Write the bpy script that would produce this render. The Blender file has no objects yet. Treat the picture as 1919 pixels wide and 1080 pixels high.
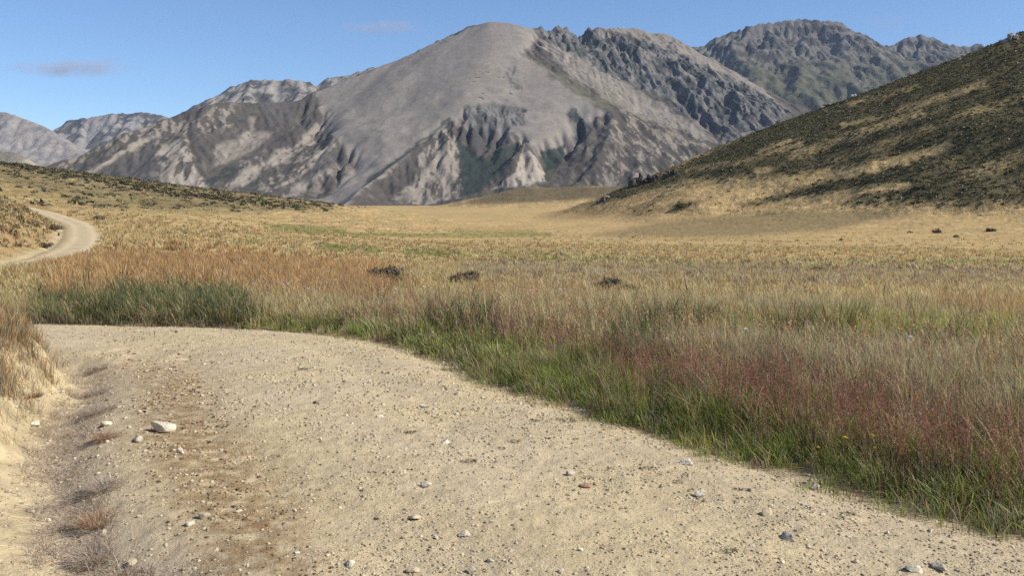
import bpy, math, random
import numpy as np
from mathutils import Vector, Matrix

rng = np.random.default_rng(11)
random.seed(5)
SC = bpy.context.scene
COL = SC.collection

# ------------------------------------------------------------------ noise
_pr = np.random.default_rng(3)
PERM = _pr.permutation(256).astype(np.int32)
PERM = np.concatenate([PERM, PERM])
_ga = _pr.random(256) * 2 * np.pi
GX, GY = np.cos(_ga).astype(np.float32), np.sin(_ga).astype(np.float32)

def perlin(x, y, seed=0):
    x = np.asarray(x, dtype=np.float64) + seed * 17.31
    y = np.asarray(y, dtype=np.float64) + seed * 9.77
    xf, yf = np.floor(x), np.floor(y)
    xi, yi = xf.astype(np.int64) & 255, yf.astype(np.int64) & 255
    fx, fy = (x - xf).astype(np.float32), (y - yf).astype(np.float32)
    u = fx * fx * fx * (fx * (fx * 6 - 15) + 10)
    v = fy * fy * fy * (fy * (fy * 6 - 15) + 10)
    a, b = PERM[xi], PERM[(xi + 1) & 255]
    h00, h10 = PERM[a + yi], PERM[b + yi]
    y1 = (yi + 1) & 255
    h01, h11 = PERM[a + y1], PERM[b + y1]
    n00 = GX[h00] * fx + GY[h00] * fy
    n10 = GX[h10] * (fx - 1) + GY[h10] * fy
    n01 = GX[h01] * fx + GY[h01] * (fy - 1)
    n11 = GX[h11] * (fx - 1) + GY[h11] * (fy - 1)
    nx0 = n00 + u * (n10 - n00)
    nx1 = n01 + u * (n11 - n01)
    return (nx0 + v * (nx1 - nx0)) * 1.5

def fbm(x, y, octaves=4, seed=0, gain=0.5, lac=2.03):
    s, a, t = 0.0, 1.0, 0.0
    for k in range(octaves):
        s = s + a * perlin(x, y, seed + k * 3)
        t += a
        a *= gain
        x, y = np.asarray(x) * lac, np.asarray(y) * lac
    return s / t

def ridged(x, y, octaves=4, seed=0, gain=0.5, lac=2.1):
    s, a, t = 0.0, 1.0, 0.0
    for k in range(octaves):
        s = s + a * (1 - np.abs(perlin(x, y, seed + k * 5)) * 2)
        t += a
        a *= gain
        x, y = np.asarray(x) * lac, np.asarray(y) * lac
    return s / t

def sstep(a, b, x):
    t = np.clip((np.asarray(x) - a) / (b - a), 0, 1)
    return t * t * (3 - 2 * t)

def lerp(a, b, t):
    return a + (b - a) * t

# ------------------------------------------------------------------ camera
F = 1700.0                       # focal length in pixels of the 1919 px wide photograph
CZ = 1.65
PITCH = math.atan((539.5 - 376) / F)
CP, SP = math.cos(PITCH), math.sin(PITCH)

def proj(x, y, z):
    dz = z - CZ
    D = np.maximum(y * CP - dz * SP, 0.05)
    U = y * SP + dz * CP
    return 959.5 + F * x / D, 539.5 - F * U / D

def ray(px, py):
    u, v = (px - 959.5) / F, (539.5 - py) / F
    d = np.array([u, CP + v * SP, -SP + v * CP])
    return d / d[1]

def unproj(px, py, Y):
    d = ray(px, py)
    return np.array([d[0] * Y, Y, CZ + d[2] * Y])

cam_d = bpy.data.cameras.new('camera')
cam_d.sensor_width = 36.0
cam_d.lens = 36.0 * F / 1919.0
cam_d.clip_start, cam_d.clip_end = 0.05, 80000
cam = bpy.data.objects.new('camera', cam_d)
COL.objects.link(cam)
cam.location = (0, 0, CZ)
cam.rotation_euler = (math.pi / 2 - PITCH, 0, 0)
SC.camera = cam

# ------------------------------------------------------------------ helpers
def link(name, me, mat=None, parent=None, smooth=False):
    o = bpy.data.objects.new(name, me)
    COL.objects.link(o)
    if mat is not None and len(me.materials) == 0:
        me.materials.append(mat)
    if parent is not None:
        o.parent = parent
    if smooth:
        me.polygons.foreach_set('use_smooth', np.ones(len(me.polygons), dtype=bool))
    return o

def mesh_np(name, verts, faces_flat, starts, color=None, cname='col'):
    me = bpy.data.meshes.new(name)
    n = len(verts)
    me.vertices.add(n)
    me.vertices.foreach_set('co', np.ascontiguousarray(verts, dtype=np.float32).ravel())
    me.loops.add(len(faces_flat))
    me.loops.foreach_set('vertex_index', np.ascontiguousarray(faces_flat, dtype=np.int32))
    me.polygons.add(len(starts))
    me.polygons.foreach_set('loop_start', np.ascontiguousarray(starts, dtype=np.int32))
    me.update(calc_edges=True)
    if color is not None:
        add_color(me, color, cname)
    return me

def add_color(me, color, cname='col'):
    c = np.ones((len(me.vertices), 4), dtype=np.float32)
    c[:, :color.shape[1]] = color
    a = me.attributes.new(cname, 'FLOAT_COLOR', 'POINT')
    a.data.foreach_set('color', c.ravel())

def mesh_quads(name, verts, quads, color=None):
    q = np.asarray(quads, dtype=np.int32)
    return mesh_np(name, verts, q.ravel(), np.arange(len(q)) * 4, color)

def mesh_tris(name, verts, tris, color=None):
    q = np.asarray(tris, dtype=np.int32)
    return mesh_np(name, verts, q.ravel(), np.arange(len(q)) * 3, color)

def tag(o, label=None, cat=None, group=None, kind=None):
    if label: o['label'] = label
    if cat: o['category'] = cat
    if group: o['group'] = group
    if kind: o['kind'] = kind
    return o

def empty(name, loc=(0, 0, 0), rz=0.0):
    o = bpy.data.objects.new(name, None)
    COL.objects.link(o)
    o.location = loc
    o.rotation_euler = (0, 0, rz)
    o.empty_display_size = 0.1
    return o

# ------------------------------------------------------------------ materials
def new_mat(name):
    m = bpy.data.materials.new(name)
    m.use_nodes = True
    nt = m.node_tree
    nt.nodes.clear()
    out = nt.nodes.new('ShaderNodeOutputMaterial')
    return m, nt, out

def N(nt, t, **kw):
    n = nt.nodes.new(t)
    for k, v in kw.items():
        if k in n.inputs:
            n.inputs[k].default_value = v
        else:
            setattr(n, k, v)
    return n

def ground_mat(name, scales, amps, bump=(), rough=0.95, tint=((1, 1, 1), (1, 1, 1)), spec=0.1, distort=0.0):
    """Base colour from the 'col' attribute, broken up by object-space noises; bump = [(scale, distance)]."""
    m, nt, out = new_mat(name)
    L = nt.links.new
    at = N(nt, 'ShaderNodeAttribute', attribute_name='col')
    geo = N(nt, 'ShaderNodeNewGeometry')
    cur = at.outputs['Color']
    for i, (s, a) in enumerate(zip(scales, amps)):
        nz = N(nt, 'ShaderNodeTexNoise', Scale=s, Detail=4.0, Roughness=0.6, Distortion=distort)
        L(geo.outputs['Position'], nz.inputs['Vector'])
        mr = N(nt, 'ShaderNodeMapRange')
        mr.inputs['From Min'].default_value = 0.3
        mr.inputs['From Max'].default_value = 0.7
        mr.inputs['To Min'].default_value = 1 - a
        mr.inputs['To Max'].default_value = 1 + a
        L(nz.outputs['Fac'], mr.inputs['Value'])
        mul = N(nt, 'ShaderNodeVectorMath', operation='SCALE')
        L(cur, mul.inputs[0])
        L(mr.outputs['Result'], mul.inputs['Scale'])
        cur = mul.outputs[0]
    bs = N(nt, 'ShaderNodeBsdfPrincipled', Roughness=rough)
    bs.inputs['Specular IOR Level'].default_value = spec
    L(cur, bs.inputs['Base Color'])
    prev = None
    for s, d in bump:
        nz = N(nt, 'ShaderNodeTexNoise', Scale=s, Detail=5.0, Roughness=0.65)
        L(geo.outputs['Position'], nz.inputs['Vector'])
        b = N(nt, 'ShaderNodeBump', Distance=d, Strength=1.0)
        L(nz.outputs['Fac'], b.inputs['Height'])
        if prev is not None:
            L(prev, b.inputs['Normal'])
        prev = b.outputs['Normal']
    if prev is not None:
        L(prev, bs.inputs['Normal'])
    L(bs.outputs[0], out.inputs['Surface'])
    return m

def leaf_mat(name, trans=0.35, rough=0.7, gloss=0.06):
    m, nt, out = new_mat(name)
    L = nt.links.new
    at = N(nt, 'ShaderNodeAttribute', attribute_name='col')
    df = N(nt, 'ShaderNodeBsdfDiffuse')
    tr = N(nt, 'ShaderNodeBsdfTranslucent')
    L(at.outputs['Color'], df.inputs['Color'])
    L(at.outputs['Color'], tr.inputs['Color'])
    mx = N(nt, 'ShaderNodeMixShader', Fac=trans)
    L(df.outputs[0], mx.inputs[1])
    L(tr.outputs[0], mx.inputs[2])
    gl = N(nt, 'ShaderNodeBsdfGlossy', Roughness=0.5)
    gl.inputs['Color'].default_value = (0.8, 0.8, 0.75, 1)
    mx2 = N(nt, 'ShaderNodeMixShader', Fac=gloss)
    L(mx.outputs[0], mx2.inputs[1])
    L(gl.outputs[0], mx2.inputs[2])
    L(mx2.outputs[0], out.inputs['Surface'])
    return m

M_GRASS = leaf_mat('grass_blades', 0.5, gloss=0.03)
M_SCRUB = leaf_mat('scrub_leaves', 0.2, gloss=0.02)
M_STEM = leaf_mat('plant_stems', 0.05, gloss=0.02)
M_GROUND = ground_mat('meadow_ground', (0.6, 6.0), (0.18, 0.25), bump=((7.0, 0.05),), rough=1.0, spec=0.0)
M_HILL = ground_mat('hill_ground', (0.05, 0.35, 1.4), (0.18, 0.3, 0.25), bump=((0.5, 0.9),), rough=1.0, spec=0.0)
M_ROAD = ground_mat('gravel_road', (1.3, 9.0, 60.0, 170.0), (0.06, 0.10, 0.14, 0.14), bump=((14, 0.016), (75, 0.007)), rough=0.95, spec=0.08)
M_STONE = ground_mat('pale_stone', (9.0, 60.0), (0.15, 0.15), bump=((30, 0.02),), rough=0.9, spec=0.2)
M_ROCK = ground_mat('grey_crag', (0.3, 1.5), (0.3, 0.35), bump=((0.8, 0.8),), rough=0.95, spec=0.1)
M_MTN = ground_mat('mountain_side', (0.006, 0.03, 0.11), (0.06, 0.10, 0.12), bump=((0.05, 2.0),), rough=1.0, spec=0.0)
M_FAR = ground_mat('far_mountain_side', (0.004, 0.02), (0.1, 0.15), bump=((0.02, 16.0),), rough=1.0, spec=0.0)

# ------------------------------------------------------------------ painting masks (projected onto the land, with ragged edges)
def poly_dist(px, py, pts):
    """distance to a polyline, and the parameter 0..1 along it"""
    best = np.full(np.shape(px), 1e18)
    bt = np.zeros(np.shape(px))
    pts = np.asarray(pts, float)
    n = len(pts) - 1
    for i in range(n):
        ax, ay = pts[i]
        bx, by = pts[i + 1]
        dx, dy = bx - ax, by - ay
        t = np.clip(((px - ax) * dx + (py - ay) * dy) / (dx * dx + dy * dy + 1e-9), 0, 1)
        d = (px - ax - t * dx) ** 2 + (py - ay - t * dy) ** 2
        m = d < best
        best = np.where(m, d, best)
        bt = np.where(m, (i + t) / n, bt)
    return np.sqrt(best), bt

def stroke(px, py, pts, w, soft=0.5, w1=None):
    d, t = poly_dist(px, py, pts)
    ww = w if w1 is None else w + (w1 - w) * t
    return 1 - sstep(1 - soft, 1 + soft, d / ww)

def inside(px, py, pts):
    r = np.zeros(np.shape(px), dtype=bool)
    n = len(pts)
    j = n - 1
    for i in range(n):
        xi, yi = pts[i]
        xj, yj = pts[j]
        if yi != yj:
            r ^= ((yi > py) != (yj > py)) & (px < (xj - xi) * (py - yi) / (yj - yi) + xi)
        j = i
    return r

def poly(px, py, pts, soft=6.0):
    ins = inside(px, py, pts)
    d, _ = poly_dist(px, py, list(pts) + [pts[0]])
    sd = np.where(ins, d, -d)
    return sstep(-soft, soft, sd)

# ------------------------------------------------------------------ road path
def catmull(pts, n=10):
    P = np.asarray(pts, float)
    P = np.vstack([2 * P[0] - P[1], P, 2 * P[-1] - P[-2]])
    out = []
    for i in range(1, len(P) - 2):
        for k in range(n):
            t = k / n
            a, b, c, d = P[i - 1], P[i], P[i + 1], P[i + 2]
            out.append(0.5 * ((2 * b) + (c - a) * t + (2 * a - 5 * b + 4 * c - d) * t * t + (3 * b - a - 3 * c + d) * t ** 3))
    out.append(P[-2])
    return np.array(out)

ROAD = catmull([(9, -5), (4.3, -0.1), (1.24, 3.27), (-0.55, 5.19), (-1.7, 7.3), (-2.67, 9.85), (-3.7, 11.6), (-5.3, 12.9), (-8.5, 14.0),
                (-13, 16), (-19, 23), (-22.6, 32), (-24, 42), (-27.2, 55), (-33.2, 70), (-39.6, 84), (-50, 104), (-66, 126), (-90, 145)], 5)
HW = 1.72

def edge_m(sd, x, y):
    """metres outside the road edge; the road narrows beyond the bend"""
    return np.abs(sd) - HW + .72 * sstep(24, 46, np.hypot(x, y)) - .34 * np.exp(-((x - .75) ** 2 + (y - 6.5) ** 2) / 2.2)

def road_sd(x, y):
    """signed distance to the road centreline (negative = left side when walking away from the camera), far points get 99"""
    shp = np.shape(x)
    x = np.ravel(x); y = np.ravel(y)
    out = np.full(x.shape, 99.0)
    m = (y < 175) & (y > -12) & (x < 16) & (x > -110)
    xs, ys = x[m], y[m]
    best = np.full(xs.shape, 1e9)
    sgn = np.ones(xs.shape)
    for i in range(len(ROAD) - 1):
        a, b = ROAD[i], ROAD[i + 1]
        dx, dy = b - a
        t = np.clip(((xs - a[0]) * dx + (ys - a[1]) * dy) / (dx * dx + dy * dy), 0, 1)
        ex, ey = xs - a[0] - t * dx, ys - a[1] - t * dy
        d = ex * ex + ey * ey
        k = d < best
        best = np.where(k, d, best)
        sgn = np.where(k, np.where(dx * ey - dy * ex > 0, -1.0, 1.0), sgn)
    out[m] = np.sqrt(best) * sgn
    return out.reshape(shp)

# ------------------------------------------------------------------ land height
def P3(lst):
    return [unproj(a, b, c) for a, b, c in lst]

RH_RIDGE = P3([(2700, -210, 430), (2300, -88, 440), (1919, 57, 450), (1835, 92, 462), (1700, 142, 482), (1600, 180, 500), (1500, 215, 522), (1400, 252, 545),
               (1340, 276, 560), (1260, 314, 585), (1200, 346, 605), (1130, 374, 640), (1060, 393, 670), (1000, 409, 690)])
RH_FOOT = P3([(2500, 380, 235), (1919, 402, 262), (1700, 404, 280), (1500, 404, 300), (1300, 418, 300), (1120, 441, 270)])
LH_RIDGE = P3([(-500, 270, 300), (-200, 285, 320), (0, 305, 350), (60, 312, 380), (130, 330, 420), (200, 341, 450), (330, 363, 520), (450, 378, 600), (620, 390, 760)])
LH_SPUR = P3([(-400, 330, 150), (-100, 350, 190), (60, 372, 230), (200, 384, 280), (320, 392, 330)])
KNOLL = P3([(840, 386, 1350), (900, 368, 1380), (980, 351, 1420), (1080, 346, 1430), (1180, 348, 1400), (1300, 352, 1350)])

def ridge_cone(x, y, pts, slope, warp=None):
    z = np.full(np.shape(x), -1e9)
    for i in range(len(pts) - 1):
        a, b = pts[i], pts[i + 1]
        dx, dy = b[0] - a[0], b[1] - a[1]
        t = np.clip(((x - a[0]) * dx + (y - a[1]) * dy) / (dx * dx + dy * dy), 0, 1)
        d = np.hypot(x - a[0] - t * dx, y - a[1] - t * dy)
        if warp is not None:
            d = d * warp
        z = np.maximum(z, a[2] + t * (b[2] - a[2]) - slope * d)
    return z

def softmax2(a, b, k):
    m = np.maximum(a, b)
    return m + k * np.log(np.exp(np.clip((a - m) / k, -40, 0)) + np.exp(np.clip((b - m) / k, -40, 0)))

ZR = ([0, 8, 14, 24, 48, 92, 230, 825, 2800, 6000], [0, -.05, -.3, -1.0, -2.1, -4.0, -7.0, -10.0, -12.0, -14.0])
ZL = ([0, 8, 14, 30, 45, 55, 84, 136, 200, 330, 800, 2800, 6000], [0, -.05, -.32, -1.0, -1.35, -1.6, -1.5, -.6, -.5, -.5, -6, -12, -14.0])

def land(x, y, sd=None, detail=True):
    """(height, right hill mask, left hill mask, road distance)"""
    x = np.asarray(x, float); y = np.asarray(y, float)
    r = np.hypot(x, y)
    az = x / np.maximum(y, 0.3)
    w = sstep(-0.47, -0.12, az)
    w = np.where(r < 12, lerp(1.0, w, sstep(4, 12, r)), w)
    zr, zl = np.interp(r, *ZR), np.interp(r, *ZL)
    z = lerp(zl, zr, w)
    if sd is None:
        sd = road_sd(x, y)
    # broad swells
    far = sstep(15, 60, r)
    z = z + far * (0.25 * fbm(x / 18, y / 18, 3, 1) + sstep(100, 300, r) * 0.9 * fbm(x / 90, y / 60, 3, 2))
    zb = z
    big = r > 70
    wp = np.ones_like(z); ups = np.zeros_like(z)
    rh = np.full_like(z, -1e9); rf = rh.copy(); lh = rh.copy(); ls = rh.copy(); kn = rh.copy()
    if big.any():
        xb, yb = x[big], y[big]
        wv = 1 + 0.10 * fbm(xb / 60, yb / 60, 3, 5)
        u = 7.0 * (ridged(xb / 120 + 0.4 * yb / 120, yb / 240, 3, 8) - 0.55) + 1.6 * fbm(xb / 14, yb / 14, 4, 9)
        c = ridge_cone(xb, yb, RH_RIDGE, 0.44, wv)
        away = sstep(0, 40, (np.interp(xb, [p[0] for p in RH_RIDGE[::-1]], [p[2] for p in RH_RIDGE[::-1]]) - c))
        rh[big] = c + u * 0.7 * away
        rf[big] = ridge_cone(xb, yb, RH_FOOT, 0.10, wv) + 0.5 * fbm(xb / 12, yb / 12, 3, 4)
        lh[big] = ridge_cone(xb, yb, LH_RIDGE, 0.13, wv) + 0.7 * fbm(xb / 15, yb / 15, 4, 7)
        ls[big] = ridge_cone(xb, yb, LH_SPUR, 0.10, wv) + 0.4 * fbm(xb / 12, yb / 12, 3, 6)
        kn[big] = ridge_cone(xb, yb, KNOLL, 0.22, wv) + 2.0 * fbm(xb / 40, yb / 40, 3, 6)
        z = softmax2(z, rf, 0.8)
        z = softmax2(z, ls, 0.8)
        z = softmax2(z, rh, 3.0)
        z = softmax2(z, lh, 1.0)
        z = softmax2(z, kn, 2.0)
    m_r = sstep(0.0, 4.0, np.maximum(rh, kn) - zb)
    m_l = sstep(0.2, 1.5, np.maximum(lh, ls) - zb)
    # road bench, gutter and cut bank
    e = edge_m(sd, x, y)
    near = sstep(30, 12, r)
    onroad = sstep(1.2, -0.2, e)
    z = z + np.where(sd < 50, onroad * 0.04 * (1 - np.clip(sd / HW, -1, 1) ** 2), 0)
    left = (sd < 0)
    g = np.exp(-((sd + HW + 0.12) / 0.28) ** 2) * 0.115
    bank_h = lerp(lerp(0.44, 0.60, sstep(6, 10, r)), 2.0, sstep(20, 42, r)) * sstep(-1.0, 3.5, y)
    bank_w = lerp(lerp(1.5, .75, sstep(5.5, 7.2, r)) + .25, 5.0, sstep(18, 42, r))
    jag = 0.34 * fbm(x / 0.8, y / 0.8, 4, 21, .6) * sstep(40, 15, r)
    rise = sstep(0.25, 1.0, (e + jag) / bank_w) if np.isscalar(bank_w) else sstep(0.2, 1.0, (e + jag) / bank_w)
    fade = sstep(60, 12, e) * sstep(165, 100, y)
    z = z + np.where(left & (sd > -90), -g + bank_h * rise * fade, 0)
    right = (sd > 0) & (sd < 60)
    z = z + np.where(right, -0.06 * np.exp(-((e - 0.15) / 0.35) ** 2) * near + 0.10 * sstep(0.3, 1.6, e) * near, 0)
    if detail:
        nr = r < 60
        if nr.any():
            xn, yn = x[nr], y[nr]
            on = onroad[nr]
            wash = sstep(1.1, .4, np.abs(np.hypot(xn + 4.6, yn - 10.6) - .3)) * .05 * ridged(xn / .9, yn / .35, 3, 37)
            z[nr] -= wash
            base = 0.018 * fbm(xn / 0.7, yn / 0.7, 4, 31) + 0.010 * fbm(xn / 0.13, yn / 0.13, 3, 33)
            rut = -0.02 * np.exp(-((sd[nr] - 0.75) / 0.25) ** 2) - 0.025 * np.exp(-((sd[nr] + 0.75) / 0.28) ** 2)
            off = 0.07 * fbm(xn / 0.45, yn / 0.45, 5, 35, .6)
            z[nr] += (base + rut) * on + (off + base) * (1 - on)
    return z, m_r, m_l, sd

def land_z(x, y):
    return land(np.atleast_1d(x), np.atleast_1d(y))[0]

# ------------------------------------------------------------------ colours of the land by zone
SAND = np.array([.475, .38, .225]); SANDG = np.array([.46, .372, .24])
GOLD = np.array([.42, .295, .14]); GOLD2 = np.array([.365, .265, .132]); OLIVE = np.array([.115, .095, .042])
SCRUB = np.array([.062, .055, .032]); GREEN = np.array([.095, .115, .03]); MAUVE = np.array([.25, .175, .12]); BROWN = np.array([.17, .115, .06])

HILL_GRASS = [  # streaks of grass through the scrub of the right hill: points, width, width at the end, strength
    ([(1250, 352), (1473, 342), (1668, 307), (1777, 272)], 17, 7, 1.0), ([(1395, 392), (1512, 376), (1629, 354), (1699, 346)], 9, 7, 1.0),
    ([(1687, 206), (1770, 178), (1843, 156)], 8, 6, .75), ([(1578, 235), (1648, 219)], 5, 4, .7), ([(1489, 290), (1609, 249), (1726, 210)], 9, 7, .55),
    ([(1290, 318), (1400, 300), (1500, 268)], 7, 5, .5), ([(1590, 195), (1640, 183), (1720, 160)], 6, 5, .5), ([(1420, 285), (1480, 262)], 5, 4, .6),
    ([(1560, 300), (1680, 262), (1800, 215), (1919, 180)], 7, 7, .35), ([(1800, 330), (1919, 290)], 10, 14, .4), ([(1420, 320), (1440, 317)], 6, 6, .9)]
HILL_DARK = [([(1388, 386), (1493, 363), (1590, 343), (1690, 318)], 5, 10), ([(1260, 390), (1296, 380)], 4, 4), ([(1330, 383), (1350, 380)], 2, 2),
             ([(1120, 378), (1190, 352), (1262, 330)], 6, 16), ([(1020, 404), (1100, 385), (1190, 358)], 4, 6), ([(1000, 412), (1060, 398)], 4, 3)]

def scrub_mask(px, py):
    """how much scrub covers the right hill"""
    wx = 7 * fbm(px / 40, py / 14, 4, 51); wy = 4 * fbm(px / 30, py / 12, 4, 52)
    x, y = px + wx, py + wy
    s = poly(x, y, [(1262, 318), (1300, 300), (1500, 200), (1919, 30), (2400, -120), (2500, 380), (1919, 395), (1760, 398), (1590, 392), (1600, 368), (1480, 356), (1380, 356), (1290, 348)], 7)
    for pts, w, w1, k in HILL_GRASS:
        s = s * (1 - k * stroke(x, y, pts, w, .6, w1))
    for pts, w, w1 in HILL_DARK:
        s = np.maximum(s, stroke(x, y, pts, w, .6, w1))
    s = s * (1 - sstep(360, 396, y + 10 * fbm(px / 30, py / 10, 3, 58)) * .75)
    s = s * sstep(-.75, -.25, fbm(px / 16, py / 7, 4, 57) + 0.25)
    return s

def knoll_mask(px, py):
    return poly(px, py + 4 * fbm(px / 25, py / 6, 3, 62), [(840, 384), (960, 352), (1060, 346), (1180, 346), (1300, 345), (1250, 352), (1120, 372), (1000, 380)], 5)

def lefthill_mask(px, py):
    wx = 9 * fbm(px / 40, py / 10, 4, 71); wy = 7 * fbm(px / 40, py / 10, 4, 72)
    x, y = px + wx, py + wy
    s = poly(x, y, [(-300, 200), (0, 270), (130, 300), (330, 340), (480, 362), (620, 376), (625, 394), (480, 395), (380, 392), (300, 390), (200, 372), (100, 360), (0, 340), (-300, 330)], 6)
    s = np.maximum(s, .8 * stroke(x, y, [(120, 362), (190, 385), (230, 392)], 7, .6))
    s = np.maximum(s, .6 * stroke(x, y, [(270, 376), (400, 390)], 5, .6))
    s = s * sstep(-.45, .1, fbm(px / 22, py / 7, 4, 75) + .3)
    return s

GREENS = [([(500, 424), (560, 430), (640, 434)], 7, .7), ([(640, 438), (800, 441), (1030, 439)], 4, .6), ([(440, 452), (490, 452)], 5, .7), ([(600, 462), (660, 464), (710, 467)], 6, 1),
          ([(760, 470), (860, 476)], 6, 1), ([(950, 480), (1080, 484), (1230, 489)], 6, .9), ([(1240, 490), (1600, 493), (1919, 491)], 3.5, .75), ([(1520, 507), (1550, 507)], 4, .9),
          ([(870, 472), (950, 474)], 3, .6), ([(1750, 490), (1919, 492)], 4, .5), ([(850, 433), (1000, 434)], 4, .35)]

def meadow_color(px, py, x, y):
    n = fbm(px / 60, py / 8, 4, 81)
    n2 = fbm(x / 6, y / 6, 4, 82)
    c = lerp(GOLD, GOLD2, sstep(-.4, .5, n)[..., None])
    c = c * (1 + .18 * n2)[..., None]
    # dull olive-brown flecks between the tussocks
    c = lerp(c, OLIVE * 1.5, (sstep(.15, .6, fbm(px / 25, py / 3.2, 4, 85)) * .3)[..., None])
    wy = py + 3 * fbm(px / 30, py / 9, 3, 86)
    for pts, w, k in GREENS:
        c = lerp(c, GREEN * 1.15, (stroke(px, wy, pts, w, .7) * k * sstep(-.4, .2, fbm(px / 18, py / 4, 3, 88) + .2))[..., None])
    mv = stroke(px, wy, [(880, 500), (1200, 503), (1500, 506), (1919, 509)], 14, .6) * .9
    c = lerp(c, MAUVE, mv[..., None])
    c = lerp(c, BROWN * 1.3, (poly(px, wy, [(1000, 408), (1200, 360), (1330, 380), (1250, 400), (1100, 412)], 8) * .35)[..., None])
    c = lerp(c, np.array([.205, .158, .085]), (poly(px, wy, [(1110, 441), (1250, 412), (1450, 398), (1620, 392), (1700, 400), (1560, 430), (1400, 443), (1200, 445)], 8) * .85)[..., None])
    # greyer, scrubbier shoulder on the left bank
    c = lerp(c, BROWN * 1.15, (poly(px, wy, [(-200, 380), (90, 385), (130, 420), (125, 470), (60, 485), (0, 500), (-200, 520)], 10) * .5)[..., None])
    c = lerp(c, OLIVE * 1.7, (poly(px, wy, [(-200, 300), (300, 378), (560, 392), (380, 405), (200, 395), (0, 372), (-200, 370)], 8) * .45)[..., None])
    return c

# ------------------------------------------------------------------ the land mesh: one polar sheet, parted into ground, road and hills
def build_land():
    a_in = np.linspace(-0.585, 0.585, 1040)
    a_l = np.linspace(-1.15, -0.585, 70)[:-1]
    a_r = np.linspace(0.585, 1.15, 70)[1:]
    A = np.concatenate([a_l, a_in, a_r])
    R = [1.6]
    while R[-1] < 3400:
        r = R[-1]
        R.append(r * (1.0038 if r < 18 else 1.006 if r < 200 else 1.0045 if r < 700 else 1.012))
    R = np.array(R)
    AA, RR = np.meshgrid(A, R)
    X, Y = (RR * np.sin(AA)), (RR * np.cos(AA))
    nr, nc = X.shape
    x, y = X.ravel(), Y.ravel()
    z, mr, ml, sd = land(x, y)
    r = np.hypot(x, y)
    # tussocky roughness of the open meadow, too far off for single blades
    t = sstep(120, 320, r) * (1 - mr)
    z = z + t * 0.22 * ridged(x / 2.2, y / 2.2, 2, 41)
    z = z + mr * 0.5 * fbm(x / 4.0, y / 4.0, 2, 43)
    px, py = proj(x, y, z)
    c = meadow_color(px, py, x, y)
    # right hill
    sc = scrub_mask(px, py) * sstep(.2, .7, mr)
    c = lerp(c, SCRUB * 1.35, sc[:, None] * .95)
    c = lerp(c, np.array([.20, .16, .085]), (sstep(.3, .9, mr) * (1 - sc) * sstep(.0, .7, fbm(px / 12, py / 6, 3, 45) + .35) * (py < 352) * .7)[:, None])
    c = lerp(c, np.array([.14, .11, .065]), (knoll_mask(px, py) * sstep(.2, .8, mr) * sstep(800, 1000, r))[:, None])
    sl = lefthill_mask(px, py) * sstep(.3, .8, ml)
    c = lerp(c, np.array([.17, .14, .075]), sl[:, None] * .8)
    pale = ml * sstep(.52, .7, fbm(px / 14, py / 5, 3, 47)) * (py < 390)
    c = lerp(c, np.array([.36, .3, .2]), pale[:, None] * .6)
    # near: earth under the grass, sand banks, road
    e = edge_m(sd, x, y)
    nearf = sstep(34, 15, r)
    thatch = np.array([.20, .155, .085])
    c = lerp(c, thatch, (nearf * .75)[:, None])
    farsand = (sd < 0) & (sd > -60)
    gn = fbm(x / .8, y / .8, 4, 49)
    bank = np.where(farsand, sstep(lerp(2.0, 1.9, sstep(15, 40, r)), lerp(1.2, 1.1, sstep(15, 40, r)), e + .5 * gn), 0) * (e < 3)
    c = lerp(c, SAND * (.86 + .10 * fbm(x / .3, y / .3, 4, 60))[:, None], bank[:, None])
    rw = sstep(.32, .0, e + .22 * fbm(x / .5, y / .5, 3, 50))
    rc = lerp(SAND, SANDG, sstep(-.3, .4, fbm(x / 1.6, y / 1.6, 4, 53))[:, None])
    rc = rc * (1 + .10 * fbm(x / .35, y / .35, 3, 54))[:, None]
    # litter of brown gravel along the gutter side
    lit = stroke(px + 25 * fbm(x / .4, y / .4, 3, 55), py, [(260, 640), (330, 720), (330, 800), (400, 900), (470, 1000), (480, 1100)], 46, .9, 125)
    lit = lit * sstep(650, 730, py) * sstep(-.45, .35, fbm(x / .12, y / .12, 4, 56) + .1)
    rc = lerp(rc, np.array([.235, .158, .078]), (lit * .9)[:, None])
    rust = lit * sstep(.25, .6, fbm(x / .25, y / .25, 3, 59)) * stroke(px, py, [(420, 930), (500, 1010)], 120, .7)
    rc = lerp(rc, np.array([.24, .12, .06]), (rust * .8)[:, None])
    trk = (np.exp(-((np.abs(sd) - .72) / .24) ** 2)) * lerp(.45, 1.0, sstep(9, 25, r))
    rc = rc * (1 + .12 * trk - .10 * sstep(20, 40, r) * (1 - trk) * sstep(-.3, .4, fbm(x / 1.2, y / 2.5, 3, 58)))[:, None]
    gut = np.exp(-((sd + HW + .05) / .3) ** 2) * sstep(16, 8, r)
    rc = lerp(rc, np.array([.40, .33, .255]), (gut * .6)[:, None])
    c = lerp(c, rc, rw[:, None])
    c = np.clip(c, .01, .8)
    V = np.stack([x, y, z], 1)
    idx = np.arange(nr * nc).reshape(nr, nc)
    Q = np.stack([idx[:-1, :-1], idx[:-1, 1:], idx[1:, 1:], idx[1:, :-1]], -1).reshape(-1, 4)[:, ::-1]
    fr = (e[Q].mean(1) < 0.06) & (sd[Q].mean(1) < 90)
    hr = (mr[Q].mean(1) > .5) & ~fr
    yc = y[Q].mean(1)
    kn = hr & (yc > 1000)
    hr = hr & ~kn
    hl = (ml[Q].mean(1) > .5) & ~fr & ~hr & ~kn & (x[Q].mean(1) < 0)
    g = ~(fr | hr | hl | kn)
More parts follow.
